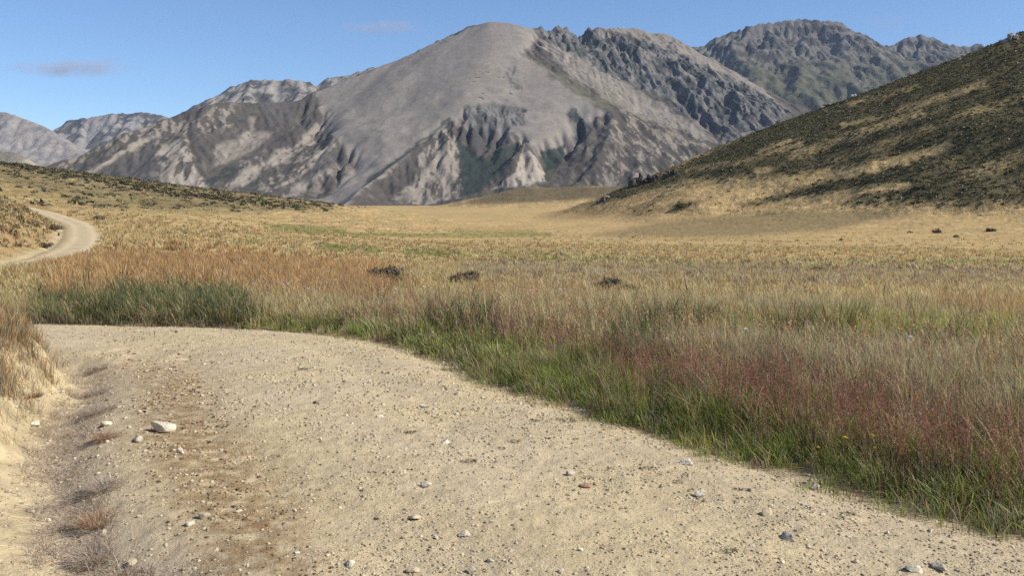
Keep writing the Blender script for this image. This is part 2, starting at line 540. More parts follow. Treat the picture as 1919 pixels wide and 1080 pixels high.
    for nm, sel, mat in (('ground', g, M_GROUND), ('road', fr, M_ROAD), ('hill', hr, M_HILL), ('hill', hl, M_HILL), ('hill', kn, M_HILL)):
        q = Q[sel]
        used, inv = np.unique(q.ravel(), return_inverse=True)
        me = mesh_quads(nm, V[used], inv.reshape(-1, 4), c[used])
        o = link(nm, me, mat, smooth=True)
        tag(o, kind='structure')
    return

build_land()

# ------------------------------------------------------------------ mountains
def erode(Z, mask, cell, rounds=10, n=12000, steps=70, seed=1, k_er=0.25, k_dep=0.15):
    """water droplets cut gullies into a height field, where mask allows"""
    g = np.random.default_rng(seed)
    Z = Z / cell
    h, w = Z.shape
    n = min(n, int(h * w * .055))
    for _ in range(rounds):
        p = np.stack([g.random(n) * (w - 3) + 1, g.random(n) * (h - 3) + 1], 1)
        d = np.zeros((n, 2)); vel = np.ones(n); wat = np.ones(n); sed = np.zeros(n)
        for s in range(steps):
            ix = np.clip(p[:, 0].astype(int), 0, w - 2); iy = np.clip(p[:, 1].astype(int), 0, h - 2)
            fx, fy = p[:, 0] - ix, p[:, 1] - iy
            z00, z10, z01, z11 = Z[iy, ix], Z[iy, ix + 1], Z[iy + 1, ix], Z[iy + 1, ix + 1]
            gx = (z10 - z00) * (1 - fy) + (z11 - z01) * fy
            gy = (z01 - z00) * (1 - fx) + (z11 - z10) * fx
            z0 = z00 * (1 - fx) * (1 - fy) + z10 * fx * (1 - fy) + z01 * (1 - fx) * fy + z11 * fx * fy
            d = d * .15 - np.stack([gx, gy], 1) * .85
            ln = np.hypot(d[:, 0], d[:, 1]) + 1e-9
            d = d / ln[:, None]
            q = p + d
            ok = (q[:, 0] > 1) & (q[:, 0] < w - 2) & (q[:, 1] > 1) & (q[:, 1] < h - 2)
            q = np.where(ok[:, None], q, p)
            jx = q[:, 0].astype(int); jy = q[:, 1].astype(int)
            ax, ay = q[:, 0] - jx, q[:, 1] - jy
            z1 = Z[jy, jx] * (1 - ax) * (1 - ay) + Z[jy, jx + 1] * ax * (1 - ay) + Z[jy + 1, jx] * (1 - ax) * ay + Z[jy + 1, jx + 1] * ax * ay
            dh = z1 - z0
            cap = np.maximum(-dh, .01) * vel * wat * 3.0
            dep = np.where((sed > cap) | (dh > 0), np.where(dh > 0, np.minimum(sed, dh), (sed - cap) * k_dep), 0)
            ero = np.where(dep > 0, 0, np.minimum((cap - sed) * k_er, np.maximum(-dh, 0)))
            ero = np.maximum(ero, 0) * mask[iy, ix] * ok
            dep = dep * ok
            delta = dep - ero
            D = 0
            for ww, oy, ox in (((1 - fx) * (1 - fy), 0, 0), (fx * (1 - fy), 0, 1), ((1 - fx) * fy, 1, 0), (fx * fy, 1, 1)):
                D = D + np.bincount((iy + oy) * w + ix + ox, weights=delta * ww, minlength=h * w)
            Z += np.clip(D, -.12, .12).reshape(h, w)
            sed = sed + ero - dep
            vel = np.sqrt(np.maximum(vel * vel - dh * 1.5, .01)); vel = np.minimum(vel, 3)
            wat = wat * .975
            p = q
    return Z * cell

def blur(Z, k=1):
    for _ in range(k):
        P = np.pad(Z, 1, mode='edge')
        Z = (P[:-2, 1:-1] + P[2:, 1:-1] + P[1:-1, :-2] + P[1:-1, 2:] + 4 * Z) / 8
    return Z

class Range:
    def __init__(s, x0, x1, y0, y1, cell, base=-25.0):
        s.xs = np.arange(x0, x1, cell); s.ys = np.arange(y0, y1, cell); s.cell = cell
        s.X, s.Y = np.meshgrid(s.xs, s.ys)
        s.Z = np.full(s.X.shape, base)
        s.base = base
    def sample(s, x, y):
        fx = np.clip((x - s.xs[0]) / s.cell, 0, len(s.xs) - 1.001); fy = np.clip((y - s.ys[0]) / s.cell, 0, len(s.ys) - 1.001)
        ix, iy = fx.astype(int), fy.astype(int)
        fx, fy = fx - ix, fy - iy
        Z = s.Z
        return Z[iy, ix] * (1 - fx) * (1 - fy) + Z[iy, ix + 1] * fx * (1 - fy) + Z[iy + 1, ix] * (1 - fx) * fy + Z[iy + 1, ix + 1] * fx * fy
    def hit(s, px, py, p=0.0):
        d = ray(px, py)
        yy = np.arange(s.ys[0], s.ys[-1], s.cell * .5)
        zz = CZ + d[2] * yy
        ss = s.sample(d[0] * yy, yy)
        k = np.nonzero(zz - ss < p)[0]
        Y = yy[k[0]] if len(k) else yy[np.argmin(zz - ss)]
        return unproj(px, py, Y)
    def dens(s, pts, step):
        out = [pts[0]]
        for a, b in zip(pts[:-1], pts[1:]):
            n = max(1, int(np.hypot(*(b - a)[:2]) / step))
            for k in range(1, n + 1):
                out.append(a + (b - a) * k / n)
        return out
    def ridge(s, pts, slope, jit=0.0, warp=0.12, wscale=220, seed=0, k=None):
        """raise to a ridge through the points, falling away on both sides at the given slope"""
        pts = [np.asarray(p, float) for p in pts]
        if jit:
            pts = s.dens(pts, s.cell * 5)
            g = np.random.default_rng(seed + 7)
            n = len(pts)
            j = np.interp(np.arange(n), np.arange(0, n + 3, 3), g.normal(0, jit, len(np.arange(0, n + 3, 3)))) + g.normal(0, jit * .5, n)
            pts = [p + np.array([0, 0, q]) for p, q in zip(pts, j)]
        wv = 1 + warp * fbm(s.X / wscale, s.Y / wscale, 4, 90 + seed)
        c = ridge_cone(s.X, s.Y, pts, slope, wv)
        s.Z = np.maximum(s.Z, c) if k is None else softmax2(s.Z, c, k)
    def pridge(s, lst, slope, **kw):
        s.ridge([s.hit(a, b, p) for a, b, p in lst], slope, **kw)
    def gully(s, lst, depth, width, d1=None, w1=None):
        pts = [s.hit(a, b) for a, b in lst]
        d, t = poly_dist(s.X, s.Y, [p[:2] for p in pts])
        dp = depth if d1 is None else depth + (d1 - depth) * t
        ww = width if w1 is None else width + (w1 - width) * t
        dn = d / ww + .25 * fbm(s.X / 90, s.Y / 90, 3, 95)
        s.Z = s.Z - dp * np.exp(-np.clip(dn, 0, 9) ** 1.6)
    def refine(s, cell):
        xs = np.arange(s.xs[0], s.xs[-2], cell); ys = np.arange(s.ys[0], s.ys[-2], cell)
        X, Y = np.meshgrid(xs, ys)
        Z = s.sample(X.ravel(), Y.ravel()).reshape(X.shape)
        s.xs, s.ys, s.X, s.Y, s.Z, s.cell = xs, ys, X, Y, blur(Z, 2), cell
    def mesh(s, name, mat, col):
        h, w = s.Z.shape
        V = np.stack([s.X.ravel(), s.Y.ravel(), s.Z.ravel()], 1)
        idx = np.arange(h * w).reshape(h, w)
        Q = np.stack([idx[:-1, :-1], idx[:-1, 1:], idx[1:, 1:], idx[1:, :-1]], -1).reshape(-1, 4)
        zq = s.Z.ravel()[Q].max(1)
        Q = Q[zq > s.base + 3]
        used, inv = np.unique(Q.ravel(), return_inverse=True)
        me = mesh_quads(name, V[used], inv.reshape(-1, 4), col.reshape(-1, 3)[used])
        return tag(link(name, me, mat, smooth=True), kind='structure')

SCREE = np.array([.205, .182, .160]); SCREE2 = np.array([.232, .203, .172]); HEATH = np.array([.080, .070, .060]); SLATE = np.array([.076, .071, .068])
PALE = np.array([.315, .272, .22]); CRAG = np.array([.125, .12, .113]); BUSH_AND_SHADE = np.array([.032, .042, .035]); SUMMIT = np.array([.26, .235, .205])  # the darkest green serves both bush and gully shade painted into the colour

def cpoly(x, y, pts, soft=6.0):
    return poly(x, y, pts, soft * .4)

def main_mountain():
    m = Range(-2300, 2050, 2350, 5000, 7.5)
    S = [(880, 47, 4010), (920, 37, 4000), (960, 40, 4000), (990, 46, 4020)]
    left = [(830, 70, 3980), (760, 102, 3930), (690, 131, 3860), (600, 166, 3750), (548, 188, 3640), (490, 190, 3520), (430, 190, 3420), (380, 197, 3350), (300, 223, 3230), (190, 268, 3060), (70, 316, 2900), (-40, 352, 2780)]
    m.ridge(P3(S[::-1] + left), 0.60, jit=2.0, warp=.06, seed=1)
    right = [(990, 46, 4020), (1045, 46, 4130), (1090, 54, 4220), (1130, 50, 4300), (1180, 48, 4400), (1250, 62, 4450), (1300, 92, 4400), (1400, 153, 4250), (1480, 213, 4080), (1560, 270, 3900)]
    m.ridge(P3(right), 0.62, jit=6.0, warp=.10, seed=2)
    # front spur to the right, then the crests and gullies of the lower face
    m.pridge([(985, 95, 3), (1040, 138, 14), (1100, 182, 24), (1142, 203, 34), (1180, 213, 38), (1250, 240, 45), (1352, 270, 55), (1420, 300, 40)], .66, jit=3, seed=3, k=6)
    m.gully([(1090, 85), (1180, 140), (1280, 190), (1380, 255)], 30, 160, 90, 180)
    for k, (rd, pr) in enumerate([([(1045, 50), (1090, 88), (1150, 128)], 40), ([(1100, 58), (1160, 105), (1230, 160)], 45), ([(1150, 56), (1215, 110), (1285, 180)], 50), ([(1205, 58), (1270, 120), (1330, 200)], 50),
                                 ([(1258, 74), (1320, 140), (1370, 222)], 50), ([(1320, 112), (1375, 170), (1420, 240)], 45), ([(1395, 158), (1430, 200), (1450, 240)], 35)]):
        m.pridge([(rd[0][0], rd[0][1], 0), (rd[1][0], rd[1][1], pr * .8), (rd[2][0], rd[2][1], pr)], .72, jit=8, seed=60 + k, k=5)
    m.gully([(480, 215), (470, 250), (430, 300), (395, 355), (388, 375)], 18, 60, 70, 90)
    m.pridge([(385, 200, 2), (350, 250, 20), (330, 300, 30), (300, 350, 25)], .62, jit=3, seed=4, k=5)
    m.pridge([(300, 225, 2), (230, 275, 18), (160, 325, 20)], .62, jit=3, seed=5, k=5)
    m.pridge([(600, 200, 2), (540, 255, 12), (470, 320, 18), (420, 368, 20)], .58, jit=3, seed=6, k=5)
    m.pridge([(640, 255, 2), (590, 300, 10), (520, 350, 15), (470, 385, 16)], .58, jit=3, seed=7, k=5)
    m.pridge([(845, 222, 2), (800, 258, 16), (760, 288, 26), (700, 334, 36), (640, 384, 40)], .72, jit=2.5, seed=8, k=4)
    m.gully([(853, 240), (868, 290), (880, 330), (890, 372)], 10, 40, 80, 95)
    m.pridge([(985, 262, 10), (960, 292, 30), (920, 330, 42), (880, 364, 40)], .75, jit=4, seed=9, k=4)
    m.pridge([(985, 262, 10), (1005, 300, 34), (1030, 345, 45)], .75, jit=4, seed=10, k=4)
    m.gully([(1060, 262), (1035, 300), (1028, 340)], 25, 40, 55, 50)
    m.gully([(1085, 205), (1080, 240), (1060, 270)], 14, 35, 18, 30)
    m.pridge([(836, 240, 6), (840, 290, 16), (830, 335, 20), (800, 380, 20)], .78, jit=4, seed=11, k=3)
    m.pridge([(1150, 208, 4), (1140, 260, 22), (1110, 310, 26), (1080, 342, 24)], .68, jit=4, seed=12, k=4)
    m.pridge([(1250, 245, 4), (1225, 280, 20), (1190, 325, 24)], .68, jit=4, seed=13, k=4)
    def masks():
        px, py = proj(m.X, m.Y, m.Z)
        wx = 13 * fbm(m.X / 120, m.Y / 130 + m.Z / 130, 6, 101, .6); wy = 10 * fbm(m.X / 110 + 50, m.Y / 120 + m.Z / 140, 6, 102, .6)
        return px, py, px + wx, py + wy
    px, py, x, y = masks()
    scree = cpoly(x, y, [(935, 30), (700, 125), (590, 172), (600, 210), (628, 258), (668, 305), (610, 372), (560, 388), (640, 388), (705, 334), (765, 286), (845, 222), (880, 235), (985, 262), (1010, 285), (1060, 272), (1084, 240), (1140, 203), (1100, 182), (1040, 138), (985, 95), (1010, 60), (990, 42)], 8)
    rock = np.maximum.reduce([cpoly(x, y, [(1000, 42), (1110, 50), (1200, 70), (1290, 108), (1427, 170), (1490, 213), (1368, 268), (1300, 228), (1240, 192), (1177, 155), (1047, 84)], 9),
                              cpoly(x, y, [(865, 200), (930, 190), (995, 205), (985, 232), (900, 240), (862, 225)], 8) * .7, stroke(x, y, [(1075, 215), (1090, 235), (1084, 252)], 13, .6), stroke(x, y, [(958, 130), (965, 160)], 7, .6) * .5,
                              stroke(x, y, [(740, 104), (830, 74)], 3, .6)])
    # erosion everywhere except on the loose scree
    quiet = np.maximum(.92 * stroke(px, py, [(600, 190), (628, 258), (668, 305), (625, 372)], 42, .6), .6 * stroke(px, py, [(860, 220), (940, 225), (1000, 250), (1080, 240)], 26, .6))
    er = (1 - quiet) * np.clip(1.0 - 1.1 * np.maximum(blur(scree, 60), scree * .8), 0, 1) * 1.2
    sb = 1 - blur(scree, 25)
    m.Z = m.Z + sb * (16 * fbm(m.X / 170, m.Y / 170, 3, 118) + 6 * fbm(m.X / 60, m.Y / 60, 3, 119))
    m.Z = erode(m.Z, er, m.cell, rounds=8, n=14000, steps=80, seed=2)
    m.Z = blur(m.Z, 1)
    m.refine(4.0)
    def up(a):
        k = Range(-2300, 2050, 2350, 5000, 7.5); k.Z = a
        return k.sample(m.X.ravel(), m.Y.ravel()).reshape(m.X.shape)
    scree, rock = up(scree), up(rock)
    # craggy relief: flutes and steps in the rocky parts, small swells elsewhere
    fl = ridged(m.X / 75 + .6 * fbm(m.X / 200, m.Y / 200, 3, 115) + m.Y / 700, m.Y / 520 + m.Z / 900, 5, 111, .55)
    m.Z = m.Z + rock * (36 * (fl - .55) + 7 * fbm(m.X / 40, m.Y / 40, 4, 112))
    m.Z = m.Z + (1 - scree) * (1 - rock) * (7 * fbm(m.X / 60, m.Y / 90, 6, 113, .58) + 6 * (ridged(m.X / 48 + .5 * fbm(m.X / 90, m.Y / 90, 2, 116), m.Y / 150, 4, 117) - .55)) + scree * 1.4 * fbm(m.X / 130, m.Y / 130, 3, 114)
    px, py, x, y = masks()
    # steepness direction noise that runs downhill for streaks
    gy, gx = np.gradient(m.Z, m.cell)
    lap = blur(m.Z, 6) - m.Z
    n1 = fbm(m.X / 44 + m.Z / 130, m.Y / 190 + m.Z / 170, 6, 121, .64); n2 = fbm(m.X / 16 + m.Z / 50, m.Y / 80 + m.Z / 60, 4, 122, .6)
    lon = fbm(m.X / 17 + .5 * n1, m.Y / 260 + m.Z / 260, 4, 123, .6)
    c = np.empty(m.Z.shape + (3,)); c[:] = HEATH
    c *= (1 + .22 * n1 + .2 * n2)[..., None]
    def mix(col, k):
        nonlocal c
        c = lerp(c, col, np.clip(k, 0, 1)[..., None])
    mot = sstep(.04, .15, n1 + .6 * n2)
    # pale broken ground among the heath
    zone = np.maximum.reduce([stroke(x, y, [(120, 300), (180, 262), (260, 250), (330, 235), (420, 215)], 26, .6), stroke(x, y, [(280, 300), (300, 350)], 22, .8), stroke(x, y, [(1180, 235), (1260, 280), (1340, 278)], 50, .8),
                              stroke(x, y, [(1150, 320), (1220, 300)], 45, .8), stroke(x, y, [(520, 345), (590, 320)], 40, .8), stroke(x, y, [(430, 330), (480, 300)], 14, .8)])
    mix(PALE * .82, zone * mot * .7)
    mix(PALE * .8, sstep(.22, .4, n1 + .5 * n2) * (1 - scree) * .18)
    mix(SLATE * .8, sstep(.2, .42, -n1 + .5 * n2) * (1 - scree) * .6)
    mix(SLATE, cpoly(x, y, [(187, 326), (290, 270), (310, 300), (290, 350), (230, 350)], 6) * .7)
    mix(SLATE, cpoly(x, y, [(520, 355), (620, 270), (660, 300), (600, 345)], 7) * .7)
    mix(SLATE * 1.05, cpoly(x, y, [(480, 185), (560, 190), (545, 230), (500, 240)], 6) * .7)
    # streaks running down the left spurs
    st = stroke(x, y, [(420, 355), (510, 300), (610, 235)], 7, .8, 9)
    st = np.maximum(st, stroke(x, y, [(520, 352), (590, 300), (630, 262)], 4, .8)); st = np.maximum(st, stroke(x, y, [(170, 320), (250, 272), (300, 250)], 5, .8)); st = np.maximum(st, stroke(x, y, [(640, 378), (720, 320)], 5, .8) * .8)
    for pts_, w_ in (([(455, 346), (520, 300), (592, 262)], 4), ([(612, 374), (700, 334), (742, 312)], 5), ([(330, 344), (300, 300), (318, 262)], 6), ([(560, 352), (600, 332), (640, 314)], 9), ([(745, 372), (770, 352), (800, 330)], 7), ([(440, 340), (470, 318), (500, 306)], 8)):
        st = np.maximum(st, stroke(x, y, pts_, w_, .8))
    mix(PALE * .85, st * sstep(-.3, .0, n1 + .4 * n2) * .95)
    mix(PALE * .95, cpoly(x, y, [(463, 217), (477, 217), (473, 247), (512, 250), (462, 290), (433, 302), (403, 312), (401, 270), (443, 260), (467, 243)], 12) * (.55 + .3 * n1 + .4 * lon))
    mix(PALE * .9, cpoly(x, y, [(300, 270), (353, 263), (362, 310), (393, 343), (387, 366), (293, 352), (317, 307)], 7) * sstep(-.2, .0, .6 * n1 + .6 * lon) * .95)
    # loose scree
    sc = lerp(SCREE, SCREE2, sstep(-.3, .4, fbm(m.X / 300, m.Y / 500, 3, 131))[..., None])
    sc = sc * (1 + .10 * lon + .05 * n1)[..., None]
    mix(sc, scree)
    mix(SCREE2 * 1.08, scree * stroke(x, y, [(760, 140), (740, 210), (700, 290)], 26, .6) * .6)
    mix(SCREE * .86, scree * stroke(x, y, [(900, 80), (870, 150), (820, 210)], 22, .8) * .6)
    # bare slope between the spur and the crags
    mix(SCREE2 * 1.02, cpoly(x, y, [(985, 60), (1047, 84), (1177, 158), (1250, 200), (1350, 268), (1250, 236), (1150, 195), (1060, 130)], 8) * (.7 + .9 * lon))
    mix(SCREE2 * .95, cpoly(x, y, [(1105, 44), (1180, 42), (1250, 58), (1310, 95), (1427, 163), (1480, 210), (1380, 160), (1270, 100), (1180, 66)], 6) * .85)
    mix(np.array([.095, .09, .06]), stroke(x, y, [(984, 96), (1036, 137), (1103, 185), (1136, 196)], 5, .7, 8) * .8)
    mix(np.array([.14, .125, .09]), stroke(x, y, [(1000, 110), (1080, 150), (1180, 205), (1260, 242)], 16, .8) * sstep(0, .4, n1 + .1) * .7)
    # crags
    mix(CRAG * (1 + .5 * n2 + .35 * (fl - .5))[..., None], rock)
    mix(SCREE * .9, rock * sstep(.12, .25, n1 + .5 * n2) * .7)
    mix(BUSH_AND_SHADE, rock * sstep(.02, .16, -n1 + .5 * n2) * .7)
    # pale crumbling faces; gullies below darkened by bush and painted-in shade
    mix(PALE * .82, cpoly(x, y, [(836, 240), (868, 266), (872, 366), (799, 384), (747, 380), (770, 344), (788, 289)], 7) * sstep(-.2, .05, .5 * n1 + .8 * lon) * .95)
    mix(PALE, cpoly(x, y, [(980, 266), (1021, 322), (1026, 342), (921, 354), (966, 322)], 5) * sstep(-.35, -.1, .5 * n1 + .8 * lon) * .95)
    mix(SLATE * .9, cpoly(x, y, [(880, 240), (960, 250), (975, 262), (900, 300), (870, 262)], 7) * sstep(-.3, .3, n1 + .1) * .8)
    mix(BUSH_AND_SHADE, cpoly(x, y, [(855, 252), (899, 298), (966, 268), (974, 282), (899, 362), (866, 368), (862, 315)], 5) * .9)  # shade on the left-facing gully side, painted into the slope colour
    mix(BUSH_AND_SHADE, cpoly(x, y, [(1012, 285), (1058, 272), (1056, 294), (1031, 318), (1026, 340)], 4) * .9)
    mix(BUSH_AND_SHADE, stroke(x, y, [(1078, 222), (1092, 238), (1085, 256)], 8, .7) * .8)
    mix(BUSH_AND_SHADE, stroke(x, y, [(388, 345), (440, 312)], 6, .7) * .75)
    mix(BUSH_AND_SHADE * 1.4, stroke(x, y, [(845, 222), (760, 288), (690, 340)], 3.2, .7) * .8)
    spots = sstep(.48, .56, fbm(m.X / 28, m.Y / 28, 2, 141)) * (1 - scree * .93)
    mix(BUSH_AND_SHADE * 1.3, spots * .75)
    mix(BUSH_AND_SHADE * 1.2, sstep(.5, .58, fbm(m.X / 34, m.Y / 34, 2, 144)) * scree * cpoly(x, y, [(860, 130), (960, 130), (990, 240), (850, 240)], 20) * .8)
    m.mesh('mountain', M_MTN, c)

def far_range(name, bounds, ridges, slope, sub, base_c, rock_c, seed, rounds=8, veg=0.0, jit=10, rocky=1.0):
    m = Range(*bounds); cell = bounds[-1]
    for k, rd in enumerate(ridges):
        m.ridge(P3(rd), slope, jit=jit, warp=.15, wscale=400, seed=seed + k)
    for k, (lst, sl) in enumerate(sub):
        m.pridge(lst, sl, jit=jit * .7, seed=seed + 20 + k, k=10, wscale=300)
    m.Z = m.Z + 14 * fbm(m.X / 150, m.Y / 150, 4, seed)
    m.Z = erode(m.Z, np.ones_like(m.Z), cell, rounds=rounds, n=10000, steps=80, seed=seed)
    fl = ridged(m.X / 120 + .5 * fbm(m.X / 300, m.Y / 300, 3, seed + 8), m.Y / 520, 5, seed + 3, .55)
    f2 = ridged(m.X / 430 + .35 * fbm(m.X / 500, m.Y / 500, 3, seed + 9), m.Y / 1500, 3, seed + 10)
    top = sstep(0, 120, blur(m.Z, 3) * 0 + (m.Z.max(0)[None, :] - m.Z))
    m.Z = m.Z + rocky * (80 * (f2 - .6) * top + 24 * (fl - .55) + 10 * fbm(m.X / 45, m.Y / 45, 4, seed + 4))
    n1 = fbm(m.X / 140, m.Y / 140 + m.Z / 140, 5, seed + 5); n2 = fbm(m.X / 50, m.Y / 50, 4, seed + 6)
    px, py = proj(m.X, m.Y, m.Z)
    c = lerp(base_c, rock_c, sstep(-.12, .12, n1 + .5 * n2 + .6 * (fl - .6))[..., None]) * (1 + .2 * n2)[..., None]
    if veg:
        c = lerp(c, np.array([.10, .10, .062]), (sstep(70, 150, py + 30 * n1) * sstep(-.3, .2, -n1 + .2) * veg)[..., None])
    m.mesh(name, M_FAR, np.clip(c, .02, .6))

main_mountain()
GREYR = np.array([.14, .13, .12]); DARKR = np.array([.06, .058, .056])
far_range('mountain', (600, 4600, 5000, 7500, 12.0),
          [[(1100, 130, 6400), (1200, 96, 6450), (1250, 84, 6500), (1300, 85, 6500), (1370, 57, 6500), (1440, 38, 6550), (1500, 31, 6600), (1560, 37, 6600), (1600, 52, 6600), (1640, 76, 6650), (1675, 84, 6700), (1690, 68, 6750), (1725, 63, 6800), (1770, 76, 6850), (1800, 84, 6850), (1838, 78, 6850), (1880, 100, 6850), (2100, 180, 6800)]],
          .68, [([(1310, 88, 0), (1330, 130, 25), (1350, 180, 40)], .6), ([(1370, 60, 0), (1385, 110, 30), (1400, 170, 50)], .6), ([(1440, 40, 0), (1450, 90, 30), (1465, 150, 45), (1475, 210, 50)], .58), ([(1510, 34, 0), (1525, 90, 30), (1540, 150, 45), (1550, 190, 50)], .58),
                ([(1570, 40, 0), (1600, 90, 30), (1625, 150, 45)], .58), ([(1630, 72, 0), (1665, 110, 25), (1700, 150, 35)], .56), ([(1725, 66, 0), (1745, 110, 25), (1760, 140, 30)], .56)],
          GREYR, DARKR, 211, rounds=14, veg=.8, jit=7, rocky=1.15)
far_range('mountain', (-2300, -300, 5000, 6600, 13.0),
          [[(330, 215, 5600), (380, 186, 5700), (430, 160, 5750), (470, 150, 5750), (520, 151, 5750), (560, 149, 5750), (582, 150, 5760), (602, 160, 5760), (618, 142, 5800), (650, 138, 5800), (690, 124, 5800), (710, 126, 5800), (780, 150, 5800)]],
          .70, [([(470, 152, 0), (465, 175, 30), (455, 200, 30)], .8), ([(560, 150, 0), (560, 175, 30), (550, 195, 30)], .8)], np.array([.25, .23, .20]), DARKR * 1.3, 231, rounds=5, jit=8, rocky=.6)
far_range('mountain', (-5200, -1500, 5600, 8200, 15.0),
          [[(60, 260, 7000), (100, 245, 7000), (130, 223, 7050), (158, 222, 7050), (190, 215, 7100), (230, 213, 7100), (265, 208, 7100), (300, 212, 7100), (400, 240, 7100)]],
          .65, [([(155, 222, 0), (150, 250, 40), (130, 285, 50)], .75), ([(230, 213, 0), (205, 245, 40), (180, 275, 40)], .75)], np.array([.25, .235, .22]), DARKR * 1.4, 251, rounds=5, jit=8, rocky=.6)
far_range('mountain', (-6200, -2300, 5200, 7400, 15.0),
          [[(-420, 240, 6300), (-200, 212, 6400), (-60, 206, 6400), (0, 208, 6400), (30, 213, 6350), (75, 233, 6250), (115, 258, 6100), (160, 290, 5900)]],
          .55, [], np.array([.275, .245, .22]), np.array([.2, .185, .175]), 271, rounds=3, jit=3, rocky=.15)
far_range('hill', (-2700, -1150, 2900, 3700, 8.0),
          [[(-300, 250, 3300), (-80, 270, 3250), (0, 281, 3200), (25, 286, 3200), (55, 302, 3200), (90, 325, 3150), (140, 350, 3100)]],
          .5, [], np.array([.30, .265, .2]), np.array([.17, .15, .12]), 291, rounds=3, jit=2, rocky=.1)

# ------------------------------------------------------------------ grass
BLADE_F = np.array([0, 1, 3, 2, 2, 3, 5, 4, 4, 5, 6])

def blade_mesh(name, P, h, lean, w, c0, c1, curve=1.0):
    """one mesh of curved tapering blades: P base points, h heights, lean (n,2) tip offsets as a share of height"""
    n = len(P)
    ph = rng.random(n) * np.pi
    sx, sy = np.cos(ph), np.sin(ph)
    V = np.empty((n, 7, 3), dtype=np.float32)
    C = np.empty((n, 7, 3), dtype=np.float32)
    ll = np.hypot(lean[:, 0], lean[:, 1])
    k = 0
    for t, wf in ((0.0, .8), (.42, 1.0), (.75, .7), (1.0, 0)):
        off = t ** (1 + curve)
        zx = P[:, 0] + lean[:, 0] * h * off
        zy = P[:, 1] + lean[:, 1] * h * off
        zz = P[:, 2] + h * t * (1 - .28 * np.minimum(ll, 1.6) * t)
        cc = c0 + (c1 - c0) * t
        if wf > 0:
            for sgn in (-1, 1):
                V[:, k, 0] = zx + sgn * sx * w * wf * .5
                V[:, k, 1] = zy + sgn * sy * w * wf * .5
                V[:, k, 2] = zz
                C[:, k] = cc
                k += 1
        else:
            V[:, k, 0], V[:, k, 1], V[:, k, 2] = zx, zy, zz
            C[:, k] = cc
    F_ = (np.arange(n)[:, None] * 7 + BLADE_F[None]).ravel()
    st = (np.arange(n)[:, None] * 11 + np.array([0, 4, 8])[None]).ravel()
    return mesh_np(name, V.reshape(-1, 3), F_, st, C.reshape(-1, 3))

TYPES = {  # root colour, tip colour, height range, lean
    'green': ((.16, .215, .042), (.36, .42, .085), (.12, .27), .45),
    'dark': ((.035, .05, .016), (.10, .13, .034), (.30, .60), .38),
    'straw': ((.34, .26, .13), (.58, .465, .245), (.22, .42), .4),
    'orange': ((.36, .215, .10), (.60, .35, .145), (.30, .58), .34),
    'gold': ((.46, .325, .15), (.65, .475, .225), (.20, .40), .5),
    'grey': ((.22, .185, .135), (.38, .325, .24), (.16, .36), .45),
    'yellow': ((.18, .21, .045), (.40, .41, .085), (.22, .4), .35),
    'rust': ((.16, .085, .055), (.29, .135, .10), (.15, .32), .4),
}
TN = list(TYPES)

